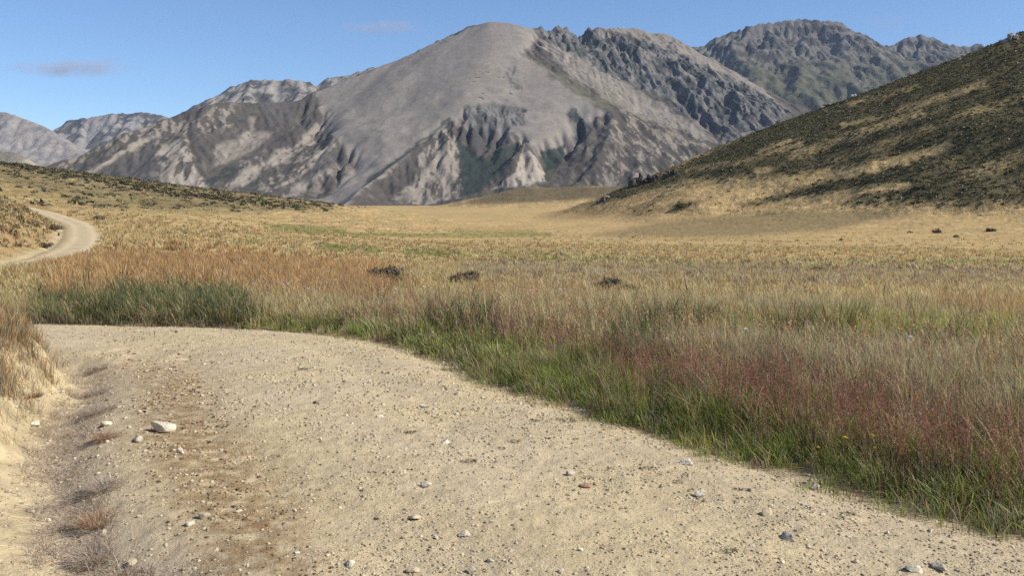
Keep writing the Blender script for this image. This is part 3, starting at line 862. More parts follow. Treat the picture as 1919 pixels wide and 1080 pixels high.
def weights(px, py, x, y, e, left):
    """how likely each kind of grass is at a spot (e = metres from the road edge)"""
    wv = 1.0 * fbm(x / 1.1, y / 1.1, 3, 301); w2 = fbm(x / .5, y / .5, 3, 303)
    qx, qy = px + 45 * wv, py + 14 * w2
    W = {k: .004 + .02 * sstep(545, 580, py) for k in TN}
    lower = sstep(535, 575, py)
    near = sstep(570, 620, qy)
    edge = sstep(3.0, .9, e + .6 * wv)
    W['gold'] += 4.0 * sstep(585, 540, qy) + .08
    W['green'] += 3.0 * edge * near * (px > 300) + .9 * stroke(qx, qy, [(420, 560), (700, 575), (950, 600), (1100, 660), (1400, 800), (1919, 900)], 45, .6, 90)
    W['dark'] += 2.3 * stroke(qx, qy, [(110, 565), (250, 552), (360, 560), (430, 568)], 34, .9) * (.45 + .55 * sstep(-.3, .2, w2 + wv)) + .12 * edge * near + 1.2 * stroke(qx, qy, [(800, 600), (900, 580)], 16, .6) + .8 * stroke(qx, qy, [(1160, 620), (1240, 600)], 20, .7)
    W['orange'] += 9.0 * stroke(qx, qy, [(120, 505), (330, 492), (520, 505), (720, 522)], 34, .6, 24) + .2 * sstep(0, .4, fbm(x / 30, y / 12, 3, 305)) + .5 * stroke(qx, qy, [(1780, 560), (1919, 575)], 14, .6)
    W['rust'] += .8 * stroke(qx, qy, [(480, 545), (700, 545), (950, 590), (1200, 640)], 22, .6) + 1.9 * stroke(qx, qy, [(1150, 650), (1400, 690), (1650, 735), (1919, 800)], 38, .6, 70) + .5 * edge * sstep(.5, .15, e)
    W['straw'] += 1.3 * stroke(qx, qy, [(900, 550), (1150, 575), (1300, 600), (1600, 640), (1919, 660)], 30, .7, 55) + .25 * lower + .06
    W['grey'] += .9 * stroke(qx, qy, [(1300, 600), (1600, 640), (1919, 680)], 45, .7) + .6 * sstep(.5, .1, e) + .12 * lower
    W['yellow'] += 3.0 * stroke(qx, qy, [(1300, 585), (1400, 592), (1700, 600), (1919, 603)], 14, .7) + .5 * stroke(qx, qy, [(0, 520), (80, 540)], 30, .7)
    # green strips across the meadow
    gs = np.zeros(px.shape)
    for pts, w, k in GREENS:
        gs = np.maximum(gs, stroke(px, py + 3, pts, w + 2, .7) * k)
    W['green'] += 1.6 * gs * (py < 520)
    mv = stroke(px, py, [(880, 503), (1200, 506), (1500, 509), (1919, 512)], 15, .6)
    W['grey'] += 2.6 * mv; W['rust'] += 1.3 * mv
    if left is not None:
        l = left.astype(float)
        for k in ('green', 'dark', 'gold', 'yellow'):
            W[k] = np.where(left, W[k] * .25 + .05, W[k])
        W['grey'] = np.where(left, 1.3 + W['grey'], W['grey']); W['orange'] = np.where(left, .55 + .2 * W['orange'], W['orange']); W['straw'] = np.where(left, .6, W['straw'])
        W['rust'] = np.where(left, .5, W['rust'])
    return W

def scatter(r0, r1, dens, amax=0.6, clump=1, arange=None):
    a0, a1 = arange or (-amax, amax)
    area = .5 * (a1 - a0) * (r1 * r1 - r0 * r0)
    n = int(area * dens / clump)
    r = np.sqrt(rng.random(n) * (r1 * r1 - r0 * r0) + r0 * r0)
    a = a0 + rng.random(n) * (a1 - a0)
    x, y = r * np.sin(a), r * np.cos(a)
    return x, y

def grass_patch(name, r0, r1, dens, wid, clump, spread, hmul=1.0, amax=.585, edge0=.0, arange=None, keep=None):
    x, y = scatter(r0, r1, dens, amax, clump, arange)
    sd = road_sd(x, y)
    e = edge_m(sd, x, y)
    left = (sd < 0) & (sd > -60)
    n_ = fbm(x / .6, y / .6, 3, 311)
    start_far = .9 * fbm(x / 2.2, y / 2.2, 2, 312) * sstep(25, 40, np.hypot(x, y))
    start = start_far + np.where(left, sstep(22, 35, np.hypot(x, y)) * .8 + lerp(1.5, .42, sstep(5.6, 7.2, np.hypot(x, y))), edge0)
    q_ = e + .36 * n_ - start
    ok = q_ > -.16
    p_edge = sstep(0, .42, q_)
    ok &= rng.random(len(x)) < np.where(q_ < 0, .025, .10 + .90 * p_edge)
    if keep is not None:
        ok &= keep(x, y)
    x, y, e, left, sd = x[ok], y[ok], e[ok], left[ok], sd[ok]
    z, mr, ml, _ = land(x, y, sd)
    px, py = proj(x, y, z + .28)
    W = weights(px, py, x, y, e, left & (np.hypot(x, y) < 30))
    wm = np.stack([W[k] for k in TN], 1)
    cum = np.cumsum(wm / wm.sum(1, keepdims=True), 1)
    ty = (rng.random(len(x))[:, None] > cum).sum(1)
    ty = np.minimum(ty, len(TN) - 1)
    vig = .75 + .5 * np.clip(fbm(x / 1.4, y / 1.4, 3, 313) + .5, 0, 1)
    vig = vig * (.62 + .75 * np.clip(fbm(x / .38, y / .38, 3, 314) + .5, 0, 1))
    vig = vig * lerp(.45, 1.0, sstep(0, .7, e))
    m = len(x)
    # each plant grows several blades
    idx = np.repeat(np.arange(m), clump)
    k = len(idx)
    ang = rng.random(k) * 2 * np.pi
    rad = spread * np.sqrt(rng.random(k))
    bx, by = x[idx] + np.cos(ang) * rad, y[idx] + np.sin(ang) * rad
    bz = z[idx] - .01
    c0 = np.array([TYPES[t][0] for t in TN])[ty][idx]; c1 = np.array([TYPES[t][1] for t in TN])[ty][idx]
    hr = np.array([TYPES[t][2] for t in TN])[ty][idx]
    ln = np.array([TYPES[t][3] for t in TN])[ty][idx]
    h = (hr[:, 0] + (hr[:, 1] - hr[:, 0]) * rng.random(k)) * vig[idx] * hmul * (.8 + .3 * rng.random(k))
    h = h * np.where(left & (np.hypot(x, y) < 16), .6, 1.0)[idx]
    la = ang + rng.normal(0, .8, k)
    lm = ln * (.2 + 1.6 * rng.random(k))
    lean = np.stack([np.cos(la) * lm - .10, np.sin(la) * lm], 1)
    var = (1 + .22 * rng.normal(0, 1, m) + .5 * fbm(x / .45, y / .45, 2, 316))[idx][:, None] * (1 + .12 * rng.normal(0, 1, k))[:, None]
    var = np.clip(var, .45, 1.7)
    dead = (rng.random(k) < .12)[:, None]
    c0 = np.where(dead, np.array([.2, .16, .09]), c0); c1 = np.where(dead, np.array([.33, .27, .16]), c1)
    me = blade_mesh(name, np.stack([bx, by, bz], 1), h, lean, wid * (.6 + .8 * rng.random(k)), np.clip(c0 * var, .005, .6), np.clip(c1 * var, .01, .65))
    return me, (x, y, z, e, left, px, py)

def add_stuff(name, me, mat, label, cat):
    o = link(name, me, mat)
    tag(o, label, cat, kind='stuff')
    return o

me, near_info = grass_patch('grass', 2.6, 9.5, 6500, .0036, 8, .05, 1.0, amax=.62, edge0=.02)
add_stuff('grass', me, M_GRASS, 'green and straw coloured grass thick along the verge beside the gravel road', 'grass')
me, mid_info = grass_patch('grass', 9.5, 22, 1100, .0075, 8, .08, 1.0, edge0=.02)
add_stuff('grass', me, M_GRASS, 'mixed green and rusty meadow grass beyond the bend of the road', 'grass')
me, _i = grass_patch('tussock_grass', 22, 60, 110, .02, 14, .16, 1.05, edge0=-.3)
add_stuff('tussock_grass', me, M_GRASS, 'tawny tussock grass where the meadow drops towards the valley floor', 'grass')
me, _i = grass_patch('tussock_grass', 60, 140, 11, .06, 12, .25, 1.1, edge0=.1)
add_stuff('tussock_grass', me, M_GRASS, 'golden tussocks covering the near part of the valley floor', 'grass')
me, _i = grass_patch('tussock_grass', 140, 330, .8, .14, 9, .4, .8, edge0=.3)
add_stuff('tussock_grass', me, M_GRASS, 'golden tussocks on the open valley floor before the hills', 'grass')

for lo_, hi_, a_, b_, dn_, w_, lb_ in ((2.2, 9.5, .62, 1.12, 1500, .0075, 'green verge grass running on close beside the road past the red patch'), (9.5, 24, .58, 1.1, 300, .014, 'straw meadow grass running on past the yellow green strip'),
                                       (24, 70, .58, .95, 40, .035, 'tawny grass running on under the foot of the steep hill')):
    me, _i = grass_patch('grass', lo_, hi_, dn_, w_, 8, .08, 1.0, arange=(a_, b_), edge0=.05)
    add_stuff('grass', me, M_GRASS, lb_, 'grass')
bank = lambda x, y: (road_sd(x, y) < 0) & (x < -2)
me, _i = grass_patch('grass', 6.2, 13, 5000, .0042, 12, .08, .85, amax=.62, edge0=9, keep=bank)
add_stuff('grass', me, M_GRASS, 'brown dry grass overhanging the cut sand bank inside the bend', 'grass')

def gutter_grass():
    n = 9000
    r = 3.3 + 8.2 * rng.random(n); a = -.62 + .5 * rng.random(n)
    x, y = r * np.sin(a), r * np.cos(a)
    x = np.concatenate([x] * 9) + rng.normal(0, .06, n * 9); y = np.concatenate([y] * 9) + rng.normal(0, .06, n * 9)
    sd = road_sd(x, y)
    ok = (np.abs(sd + HW + .08 + .12 * fbm(x / .8, y / .8, 2, 321)) < .2) & (rng.random(len(x)) < .06 + .94 * sstep(-.3, .15, fbm(x / .35, y / .35, 3, 322)))
    x, y = x[ok], y[ok]
    z = land(x, y)[0]
    m = len(x)
    la = rng.random(m) * 6.283; lm = .6 + 1.5 * rng.random(m)
    v = np.clip(1 + .25 * rng.normal(0, 1, (m, 1)), .5, 1.6)
    mx = rng.random((m, 1)) < .25
    me = blade_mesh('dry_grass', np.stack([x, y, z - .004], 1), .03 + .06 * rng.random(m), np.stack([np.cos(la) * lm, np.sin(la) * lm], 1), np.full(m, .003),
                    np.where(mx, (.32, .22, .13), (.37, .30, .235)) * v, np.where(mx, (.48, .35, .23), (.54, .46, .37)) * v, .6)
    add_stuff('dry_grass', me, M_GRASS, 'flattened greyish dry grass lying along the gutter of the road', 'dry grass')
gutter_grass()

# seed heads: fine stems carrying loose panicles
def panicles(name, x, y, z, h, col, npk=9, size=.016, wid=.0022, stemcol=(.2, .14, .08), top=.35):
    n = len(x)
    la = rng.random(n) * 2 * np.pi
    lm = .25 * rng.random(n)
    lean = np.stack([np.cos(la) * lm - .08, np.sin(la) * lm], 1)
    P = np.stack([x, y, z], 1)
    v = (1 + .2 * rng.normal(0, 1, n))[:, None]
    stem = blade_mesh(name, P, h, lean, np.full(n, wid) * (np.hypot(x, y) / 7).clip(1, 3), np.tile(np.array(stemcol) * .8, (n, 1)), np.tile(stemcol, (n, 1)))
    idx = np.repeat(np.arange(n), npk)
    k = len(idx)
    t = 1 - top * rng.random(k) ** .8
    bx = x[idx] + lean[idx, 0] * h[idx] * t ** 2; by = y[idx] + lean[idx, 1] * h[idx] * t ** 2; bz = z[idx] + h[idx] * t * (1 - .28 * lm[idx] * t)
    a = rng.random(k) * 2 * np.pi
    rr = (.006 + .035 * (1 - t) / top) * rng.random(k) ** .5 * (h[idx] / .5)
    bx, by = bx + np.cos(a) * rr, by + np.sin(a) * rr
    sz = size * (.6 + .8 * rng.random(k)) * (np.hypot(bx, by) / 7).clip(1, 1.5)
    d = rng.normal(0, 1, (k, 3)); d[:, 2] = np.abs(d[:, 2]) + .8; d /= np.linalg.norm(d, axis=1)[:, None]
    s = np.cross(d, rng.normal(0, 1, (k, 3))); s /= np.linalg.norm(s, axis=1)[:, None]
    c = np.stack([bx, by, bz], 1)
    V = np.stack([c - d * sz[:, None] * .6, c + s * sz[:, None] * .22, c + d * sz[:, None] * .6, c - s * sz[:, None] * .22], 1).reshape(-1, 3)
    col = np.asarray(col)
    cc = np.clip(col[None] * (v[idx]) * (1 + .25 * rng.normal(0, 1, (k, 1))), .01, .7)
    q = np.arange(k * 4).reshape(-1, 4)
    head = mesh_quads(name + '_heads', V, q, np.repeat(cc, 4, 0))
    return stem, head

def join_meshes(name, meshes):
    Vs, Fs, Ss, Cs, nv, nl = [], [], [], [], 0, 0
    for m in meshes:
        v = np.empty(len(m.vertices) * 3, np.float32); m.vertices.foreach_get('co', v)
        l = np.empty(len(m.loops), np.int32); m.loops.foreach_get('vertex_index', l)
        s = np.empty(len(m.polygons), np.int32); m.polygons.foreach_get('loop_start', s)
        c = np.empty(len(m.vertices) * 4, np.float32); m.attributes['col'].data.foreach_get('color', c)
        Vs.append(v.reshape(-1, 3)); Fs.append(l + nv); Ss.append(s + nl); Cs.append(c.reshape(-1, 4)[:, :3])
        nv += len(m.vertices); nl += len(m.loops)
        bpy.data.meshes.remove(m)
    return mesh_np(name, np.vstack(Vs), np.concatenate(Fs), np.concatenate(Ss), np.vstack(Cs))

def pick(dens_fn, r0, r1, dens, amax=.6):
    x, y = scatter(r0, r1, dens, amax)
    sd = road_sd(x, y); e = edge_m(sd, x, y)
    z, *_r = land(x, y, sd)
    px, py = proj(x, y, z + .42)
    p = dens_fn(px + 40 * fbm(x / .9, y / .9, 3, 331), py + 16 * fbm(x / .5, y / .5, 3, 332), e, sd)
    ok = rng.random(len(x)) < p
    return x[ok], y[ok], z[ok]

def red_band(px, py, e, sd):
    w = stroke(px, py, [(1180, 648), (1300, 662), (1450, 690), (1650, 735), (1919, 800)], 14, .7, 56)
    w = np.maximum(w, .2 * stroke(px, py, [(640, 540), (950, 585), (1150, 620)], 16, .7, 22))
    w = np.maximum(w, .05 * (px > 700) * (py < 860) * (py > 560))
    return w * (e > .35) * (sd > 0)

x, y, z = pick(red_band, 3.4, 16, 480)
keep_ = rng.random(len(x)) < np.interp(np.hypot(x, y), [3, 6, 16], [1, .8, .25])
x, y, z = x[keep_], y[keep_], z[keep_]
h = .30 + .20 * rng.random(len(x))
me = join_meshes('seeding_grass', list(panicles('seed', x, y, z, h, (.33, .135, .098), npk=26, size=.010, stemcol=(.26, .15, .10))))
add_stuff('seeding_grass', me, M_GRASS, 'haze of reddish purple seed heads standing over the green verge grass', 'grass')

def straw_band(px, py, e, sd):
    w = .55 * stroke(px, py, [(900, 545), (1200, 580), (1500, 615), (1919, 650)], 26, .7, 42) + .03 * (py < 700)
    w = np.maximum(w, 1.0 * (stroke(px, py, [(170, 478), (340, 470), (560, 490), (700, 505)], 26, .6)))
    return w * (e > .4)

x, y, z = pick(straw_band, 5, 30, 60)
px, py = proj(x, y, z + .45)
keep_ = (px < 760) | (rng.random(len(x)) < .45)
x, y, z, px, py = x[keep_], y[keep_], z[keep_], px[keep_], py[keep_]
h = np.where(px < 760, .5 + .3 * rng.random(len(x)), .35 + .2 * rng.random(len(x)))
me = join_meshes('seeding_grass', list(panicles('seed', x, y, z, h, (.56, .33, .15), npk=14, size=.015, stemcol=(.4, .27, .14))))
add_stuff('seeding_grass', me, M_GRASS, 'tan seed heads nodding above the meadow grass past the bend', 'grass')

# scattered pinkish-white flower heads in the grass
def fl_band(px, py, e, sd):
    return (.9 * stroke(px, py, [(420, 522), (520, 542), (640, 540)], 9, .6) + .8 * stroke(px, py, [(990, 550), (1070, 555)], 7, .6) + .3 * stroke(px, py, [(660, 545), (860, 560)], 10, .6)) * (e > .8) * (sd > 0)

x, y, z = pick(fl_band, 10, 26, 3.2)
h = .45 + .15 * rng.random(len(x))
me = join_meshes('wildflowers', list(panicles('seed', x, y, z, h, (.62, .46, .42), npk=6, size=.024, stemcol=(.2, .17, .08), top=.1)))
add_stuff('wildflowers', me, M_GRASS, 'tiny pinkish white flower heads scattered through the grass at the bend', 'wildflowers')

# ------------------------------------------------------------------ scrub on the hills
def leafy(P, rad, hgt, nl, lsz, base, var, up=.5):
    """leaf triangles filling lumpy mounds: P (n,3) base points -> verts, colours"""
    n = len(P)
    idx = np.repeat(np.arange(n), nl)
    k = len(idx)
    d = rng.normal(0, 1, (k, 3)); d /= np.linalg.norm(d, axis=1)[:, None]
    d[:, 2] = np.abs(d[:, 2])
    rr = .55 + .45 * rng.random(k) ** .5
    lump = 1 + .3 * np.sin(d[:, 0] * 5 + idx * 1.7) * np.cos(d[:, 1] * 4 + idx * 2.3)
    c = P[idx] + d * (rr * lump)[:, None] * np.stack([rad[idx], rad[idx], hgt[idx]], 1)
    nrm = d + rng.normal(0, .6, (k, 3))
    nrm /= np.linalg.norm(nrm, axis=1)[:, None]
    t = np.cross(nrm, rng.normal(0, 1, (k, 3))); t /= np.linalg.norm(t, axis=1)[:, None]
    b = np.cross(nrm, t)
    s = (lsz[idx] * (.6 + .8 * rng.random(k)))[:, None]
    V = np.stack([c + t * s, c - t * s * .6 + b * s * .8, c - t * s * .6 - b * s * .8], 1).reshape(-1, 3)
    cc = base[idx] * (1 + var * rng.normal(0, 1, (k, 1)))
    return V, np.repeat(np.clip(cc, .006, .5), 3, 0)

def scrub_cover(label, r0, r1, a0, a1, dens, fn, rad, nl, base, hk=.75):
    area = .5 * (a1 - a0) * (r1 * r1 - r0 * r0)
    n = int(area * dens)
    r = np.sqrt(rng.random(n) * (r1 * r1 - r0 * r0) + r0 * r0); a = a0 + (a1 - a0) * rng.random(n)
    x, y = r * np.sin(a), r * np.cos(a)
    z, mr, ml, sd = land(x, y)
    px, py = proj(x, y, z)
    ok = rng.random(n) < fn(px, py, mr, ml)
    x, y, z, px, py = x[ok], y[ok], z[ok], px[ok], py[ok]
    m = len(x)
    R_ = rad[0] + (rad[1] - rad[0]) * rng.random(m) ** 2
    bc = np.asarray(base)
    ci = rng.integers(0, len(bc), m)
    # colour drifts in broad stands
    ci = np.where(rng.random(m) < .7, np.clip(((fbm(x / 25, y / 25, 3, 351) + .6) / 1.2 * len(bc)).astype(int), 0, len(bc) - 1), ci)
    V, C = leafy(np.stack([x, y, z - .1], 1), R_, R_ * hk * (.7 + .6 * rng.random(m)), nl, R_ * .42, bc[ci] * (1 + .2 * rng.normal(0, 1, (m, 1))), .25)
    me = mesh_tris('scrub', V, np.arange(len(V)).reshape(-1, 3), C)
    return add_stuff('scrub', me, M_SCRUB, label, 'scrub')

SCB = [(.095, .09, .048), (.11, .10, .05), (.13, .115, .056), (.11, .09, .055), (.17, .15, .068)]
scrub_cover('dark matted scrub covering the steep hill with streaks of tawny grass', 240, 720, .10, .62, .6,
            lambda px, py, mr, ml: scrub_mask(px, py) ** 1.2 * (mr > .3) * (px < 2150) * .85 + .02 * (mr > .5) * (px < 2150), (.35, 1.05), 16, SCB, .55)
scrub_cover('low olive scrub along the crest of the gentle hill beyond the road', 150, 800, -.62, -.15, .20,
            lambda px, py, mr, ml: lefthill_mask(px, py) * (ml > .2) * lerp(.35, .8, sstep(22, 4, py - np.interp(px, [-300, 0, 200, 330, 450, 620], [240, 303, 338, 360, 375, 388]))) + .06 * (ml > .5) * (py < 392), (.4, 1.25), 20, [(.09, .082, .045), (.12, .105, .056), (.165, .14, .075), (.115, .09, .058)], .55)
SKYL = ([-300, 0, 130, 200, 330, 450, 540, 620], [240, 303, 328, 341, 362, 378, 385, 391])
scrub_cover('dense dark line of scrub along the skyline of the gentle hill', 300, 860, -.62, -.16, .25,
            lambda px, py, mr, ml: (ml > .3) * sstep(590, 480, px) * sstep(10, 2, np.abs(py - np.interp(px, *SKYL)) + 5 * fbm(px / 22, py / 7, 3, 76)) * .9, (.5, 1.3), 20, [(.06, .058, .03), (.075, .068, .036), (.085, .072, .042)], .6)
scrub_cover('sparse dark bushes dotted over the tawny foot of the steep hill', 150, 330, .02, .6, .006,
            lambda px, py, mr, ml: (py > 385) * (px > 1050) * sstep(.0, .4, fbm(px / 40, py / 8, 3, 361) + .05), (.35, .95), 22, SCB[:4])
scrub_cover('grey brown shrubby ground cover on the bank above the far bend', 30, 150, -.62, -.33, .5,
            lambda px, py, mr, ml: (road_sd(*np.array([0.0, 0.0])) * 0 + 1) * (px < 240) * (py < 505) * sstep(-.15, .35, fbm(px / 30, py / 10, 3, 365)), (.2, .55), 40, [(.09, .075, .045), (.075, .065, .035), (.12, .085, .05), (.06, .055, .03)]) if False else None

# bank shrubs need the road distance
def bank_scrub():
    n = 9000
    r = np.sqrt(rng.random(n) * (150 ** 2 - 24 ** 2) + 24 ** 2); a = -.62 + .36 * rng.random(n)
    x, y = r * np.sin(a), r * np.cos(a)
    sd = road_sd(x, y)
    z, *_q = land(x, y, sd)
    px, py = proj(x, y, z)
    ok = (sd < 0) & (sd > -80) & (np.abs(sd) > HW + 1.2) & (rng.random(n) < .15 + .85 * sstep(-.25, .3, fbm(x / 3.5, y / 3.5, 3, 365)))
    x, y, z = x[ok], y[ok], z[ok]
    m = len(x)
    bc = np.array([(.19, .145, .085), (.15, .12, .07), (.25, .17, .085), (.11, .095, .055), (.32, .215, .10)])[rng.integers(0, 5, m)]
    R_ = .14 + .34 * rng.random(m) ** 3
    V, C = leafy(np.stack([x, y, z - .05], 1), R_, R_ * .9, 36, R_ * .28, bc, .25)
    add_stuff('scrub', mesh_tris('scrub', V, np.arange(len(V)).reshape(-1, 3), C), M_SCRUB, 'grey brown ground cover on the cut bank above the far bend', 'scrub')
bank_scrub()

# ------------------------------------------------------------------ gravel and stones
def ico(sub=1):
    t = (1 + 5 ** .5) / 2
    V = np.array([(-1, t, 0), (1, t, 0), (-1, -t, 0), (1, -t, 0), (0, -1, t), (0, 1, t), (0, -1, -t), (0, 1, -t), (t, 0, -1), (t, 0, 1), (-t, 0, -1), (-t, 0, 1)], float)
    T = [(0, 11, 5), (0, 5, 1), (0, 1, 7), (0, 7, 10), (0, 10, 11), (1, 5, 9), (5, 11, 4), (11, 10, 2), (10, 7, 6), (7, 1, 8), (3, 9, 4), (3, 4, 2), (3, 2, 6), (3, 6, 8), (3, 8, 9), (4, 9, 5), (2, 4, 11), (6, 2, 10), (8, 6, 7), (9, 8, 1)]
    V = [v / np.linalg.norm(v) for v in V]
    for _ in range(sub):
        mid = {}
        def mp(a, b):
            k = (min(a, b), max(a, b))
            if k not in mid:
                v = V[a] + V[b]
                V.append(v / np.linalg.norm(v)); mid[k] = len(V) - 1
            return mid[k]
        T2 = []
        for a, b, c in T:
            ab, bc, ca = mp(a, b), mp(b, c), mp(c, a)
            T2 += [(a, ab, ca), (b, bc, ab), (c, ca, bc), (ab, bc, ca)]
        T = T2
    return np.array(V), np.array(T)

ICO0 = ico(0); ICO2 = ico(2); ICO3 = ico(3)

def rough_stone(seed, ico_, cuts=9, keep=.72):
    """a ball chopped by random planes: an angular stone"""
    g = np.random.default_rng(seed)
    V = ico_[0].copy()
    for _ in range(cuts):
        n = g.normal(0, 1, 3); n /= np.linalg.norm(n)
        d = keep * (.75 + .45 * g.random())
        s = V @ n
        V = V - np.outer(np.maximum(s - d, 0) * .97, n)
    return V

def gravel():
    n = 150000
    r = 2.6 * (17 / 2.6) ** rng.random(n); a = (rng.random(n) * 2 - 1) * .6
    x, y = r * np.sin(a), r * np.cos(a)
    sd = road_sd(x, y)
    e = edge_m(sd, x, y)
    dn = .25 + .75 * sstep(-.3, .4, fbm(x / .6, y / .6, 3, 401))
    ok = (e < np.where(sd < 0, .9, .25)) & (rng.random(n) < dn)
    x, y, sd = x[ok], y[ok], sd[ok]
    z, *_q = land(x, y, sd)
    px, py = proj(x, y, z)
    m = len(x)
    s = .0034 * (1 + 2.6 * rng.random(m) ** 7) * np.clip(np.hypot(x, y) / 5, .9, 1.7)
    lit = stroke(px, py, [(260, 640), (330, 720), (330, 800), (400, 900), (470, 1000), (480, 1100)], 50, .8, 120)
    base = np.array([(.47, .375, .235), (.50, .41, .27), (.38, .305, .195), (.27, .22, .155), (.54, .46, .33)])
    c = base[rng.integers(0, 5, m)]
    br = rng.random(m) < lit * .5
    s = np.where(br, s * 1.05, s)
    c = np.where(br[:, None], np.array([.22, .145, .08]) * (1 + .4 * rng.normal(0, 1, (m, 1))), c)
    IV, IT = ICO0
    k = len(IV)
    protos = np.stack([rough_stone(500 + i, ICO0, 5, .7) for i in range(10)])
    B = protos[rng.integers(0, 10, m)]
    th = rng.random(m) * 2 * np.pi
    ct, st = np.cos(th)[:, None], np.sin(th)[:, None]
    sc = np.stack([s * (.8 + .7 * rng.random(m)), s * (.8 + .5 * rng.random(m)), s * (.55 + .45 * rng.random(m))], 1)[:, None, :]
    B = B * sc
    V = np.stack([B[..., 0] * ct - B[..., 1] * st, B[..., 0] * st + B[..., 1] * ct, B[..., 2]], -1) + np.stack([x, y, z + s * .12], 1)[:, None, :]
    T = (np.arange(m)[:, None, None] * k + IT[None]).reshape(-1, 3)
    me = mesh_tris('gravel', V.reshape(-1, 3), T, np.repeat(np.clip(c, .02, .7), k, 0))
    add_stuff('gravel', me, M_STONE, 'loose pale gravel strewn over the dirt road', 'gravel')
gravel()

def ground_at(px, py, lift=0.0, y0=2):
    """where the sight line through a point of the photograph meets the land"""
    d = ray(px, py)
    Y = np.concatenate([np.arange(2, 40, .02), np.arange(40, 900, .5)])
    zz = land(d[0] * Y, Y)[0]
    k = np.nonzero(CZ + d[2] * Y < zz + lift)[0][0]
    return np.array([d[0] * Y[k], Y[k], zz[k]])

PALE_S = (.62, .545, .41); TAN_S = (.50, .41, .275); GREY_S = (.45, .39, .29); DARK_S = (.21, .17, .125); RUST_S = (.40, .25, .16)

def stone(px, py, wpx, hk, col, seed, label, group=None, cat='stone', name='stone', flat=1.0, rz=None):
    p = ground_at(px, py)
    w = wpx * p[1] / F * .5
    V = rough_stone(seed, ICO2, 8, .52)
    g = np.random.default_rng(seed)
    s = np.array([w / .72, w * (.7 + .3 * g.random()) / .72, w * hk / .72])
    V = V / np.abs(V).max(0) * .72
    V = V * s
    V[:, 2] += s[2] * .30
    c = np.tile(np.array(col), (len(V), 1)) * (1 + .08 * g.normal(0, 1, (len(V), 1)))
    me = mesh_tris('stone', V, ICO2[1], np.clip(c, .02, .8))
    o = link(name, me, M_STONE)
    o.location = p
    o.rotation_euler = (g.normal(0, .12), g.normal(0, .12), g.random() * 6 if rz is None else rz)
    return tag(o, label, cat, group)

G_ST = 'loose stones on the gravel road'
stone(305, 808, 50, .55, PALE_S, 1, 'biggest pale slab of stone lying by the gutter', G_ST, rz=.3)
stone(264, 828, 27, .85, GREY_S, 2, 'grey blocky stone touching the biggest pale slab', G_ST)
stone(340, 849, 20, .65, PALE_S, 3, 'small whitish stone just in front of the biggest pale slab', G_ST)
stone(355, 986, 23, .6, PALE_S, 4, 'whitish stone beside a rounder tan one on the brown litter', G_ST)
stone(382, 973, 26, .6, TAN_S, 5, 'round tan stone half sunk in brown litter beside a whitish one', G_ST)
stone(200, 797, 24, .5, PALE_S, 6, 'pale flat stone behind the first dry tuft by the gutter', G_ST)
stone(68, 801, 24, .6, PALE_S, 7, 'pale stone alone on the smooth sand bank below the grass', G_ST)
stone(93, 978, 12, .7, PALE_S, 8, 'little pale pebble alone on the sand bank by the dry tufts', G_ST)
stone(193, 1003, 20, .6, PALE_S, 9, 'pale stone caught between two dry tufts in the gutter', G_ST)
stone(248, 1062, 22, .6, TAN_S, 10, 'tan stone beside the lowest dry tuft in the gutter', G_ST)
stone(836, 832, 23, .55, PALE_S, 11, 'white stone casting a black shadow in the middle of the road', G_ST)
stone(796, 914, 30, .45, PALE_S, 12, 'broad whitish wedge of stone in mid road, with flat top', G_ST)
stone(870, 1005, 30, .7, GREY_S, 13, 'pale grey stone with one dark steep face in mid road', G_ST)
stone(1313, 932, 27, .6, PALE_S, 14, 'rounded cream stone near the verge below the red grass', G_ST)
stone(1437, 968, 24, .95, TAN_S, 15, 'upright blocky tan stone near the verge with a long shadow', G_ST)
stone(1478, 1010, 38, .5, GREY_S, 16, 'long grey slab of stone on the road near the verge', G_ST)
stone(1288, 872, 30, .5, PALE_S, 17, 'pale flat stone right at the edge of the verge grass', G_ST)
stone(1526, 918, 24, .6, PALE_S, 18, 'whitish stone poking from the grass edge, beside crumbled soil', G_ST)
stone(1716, 1074, 40, .4, PALE_S, 19, 'cream slab cut by the bottom edge of the photograph', G_ST)
stone(1760, 1070, 34, .45, GREY_S, 20, 'greyish slab next to the cream slab at the bottom edge', G_ST)
stone(656, 1062, 24, .7, PALE_S, 21, 'white stone at the bottom edge, with a smaller one near it', G_ST)
stone(775, 1074, 28, .7, TAN_S, 22, 'tan stone at the bottom edge, between two paler ones', G_ST)
stone(884, 1072, 22, .6, GREY_S, 23, 'grey stone at the bottom edge under the one with a dark face', G_ST)
stone(1050, 1074, 16, .8, PALE_S, 24, 'small pale stone at the bottom edge in mid road', G_ST)
stone(1068, 892, 24, .5, GREY_S, 25, 'flat grey stone with a dark underside beside a little weed', G_ST)
stone(1095, 915, 32, .3, RUST_S, 26, 'flat rust coloured stone sunk in the road', G_ST)
stone(592, 757, 14, .6, DARK_S, 27, 'small dark stone standing out on the clean part of road', G_ST)
stone(712, 782, 18, .5, PALE_S, 28, 'pale little stone with a black shadow higher up the road', G_ST)
stone(795, 764, 26, .45, PALE_S, 29, 'pale low stone higher up the road, near its crown', G_ST)
stone(710, 973, 16, .6, TAN_S, 30, 'small tan stone between two wedges in mid road', G_ST)
stone(778, 972, 30, .45, TAN_S, 31, 'low tan lump beside small chips in mid road', G_ST)
stone(918, 1055, 18, .6, PALE_S, 32, 'small cream stone just above the bottom edge of the road', G_ST)
rs = np.random.default_rng(77)
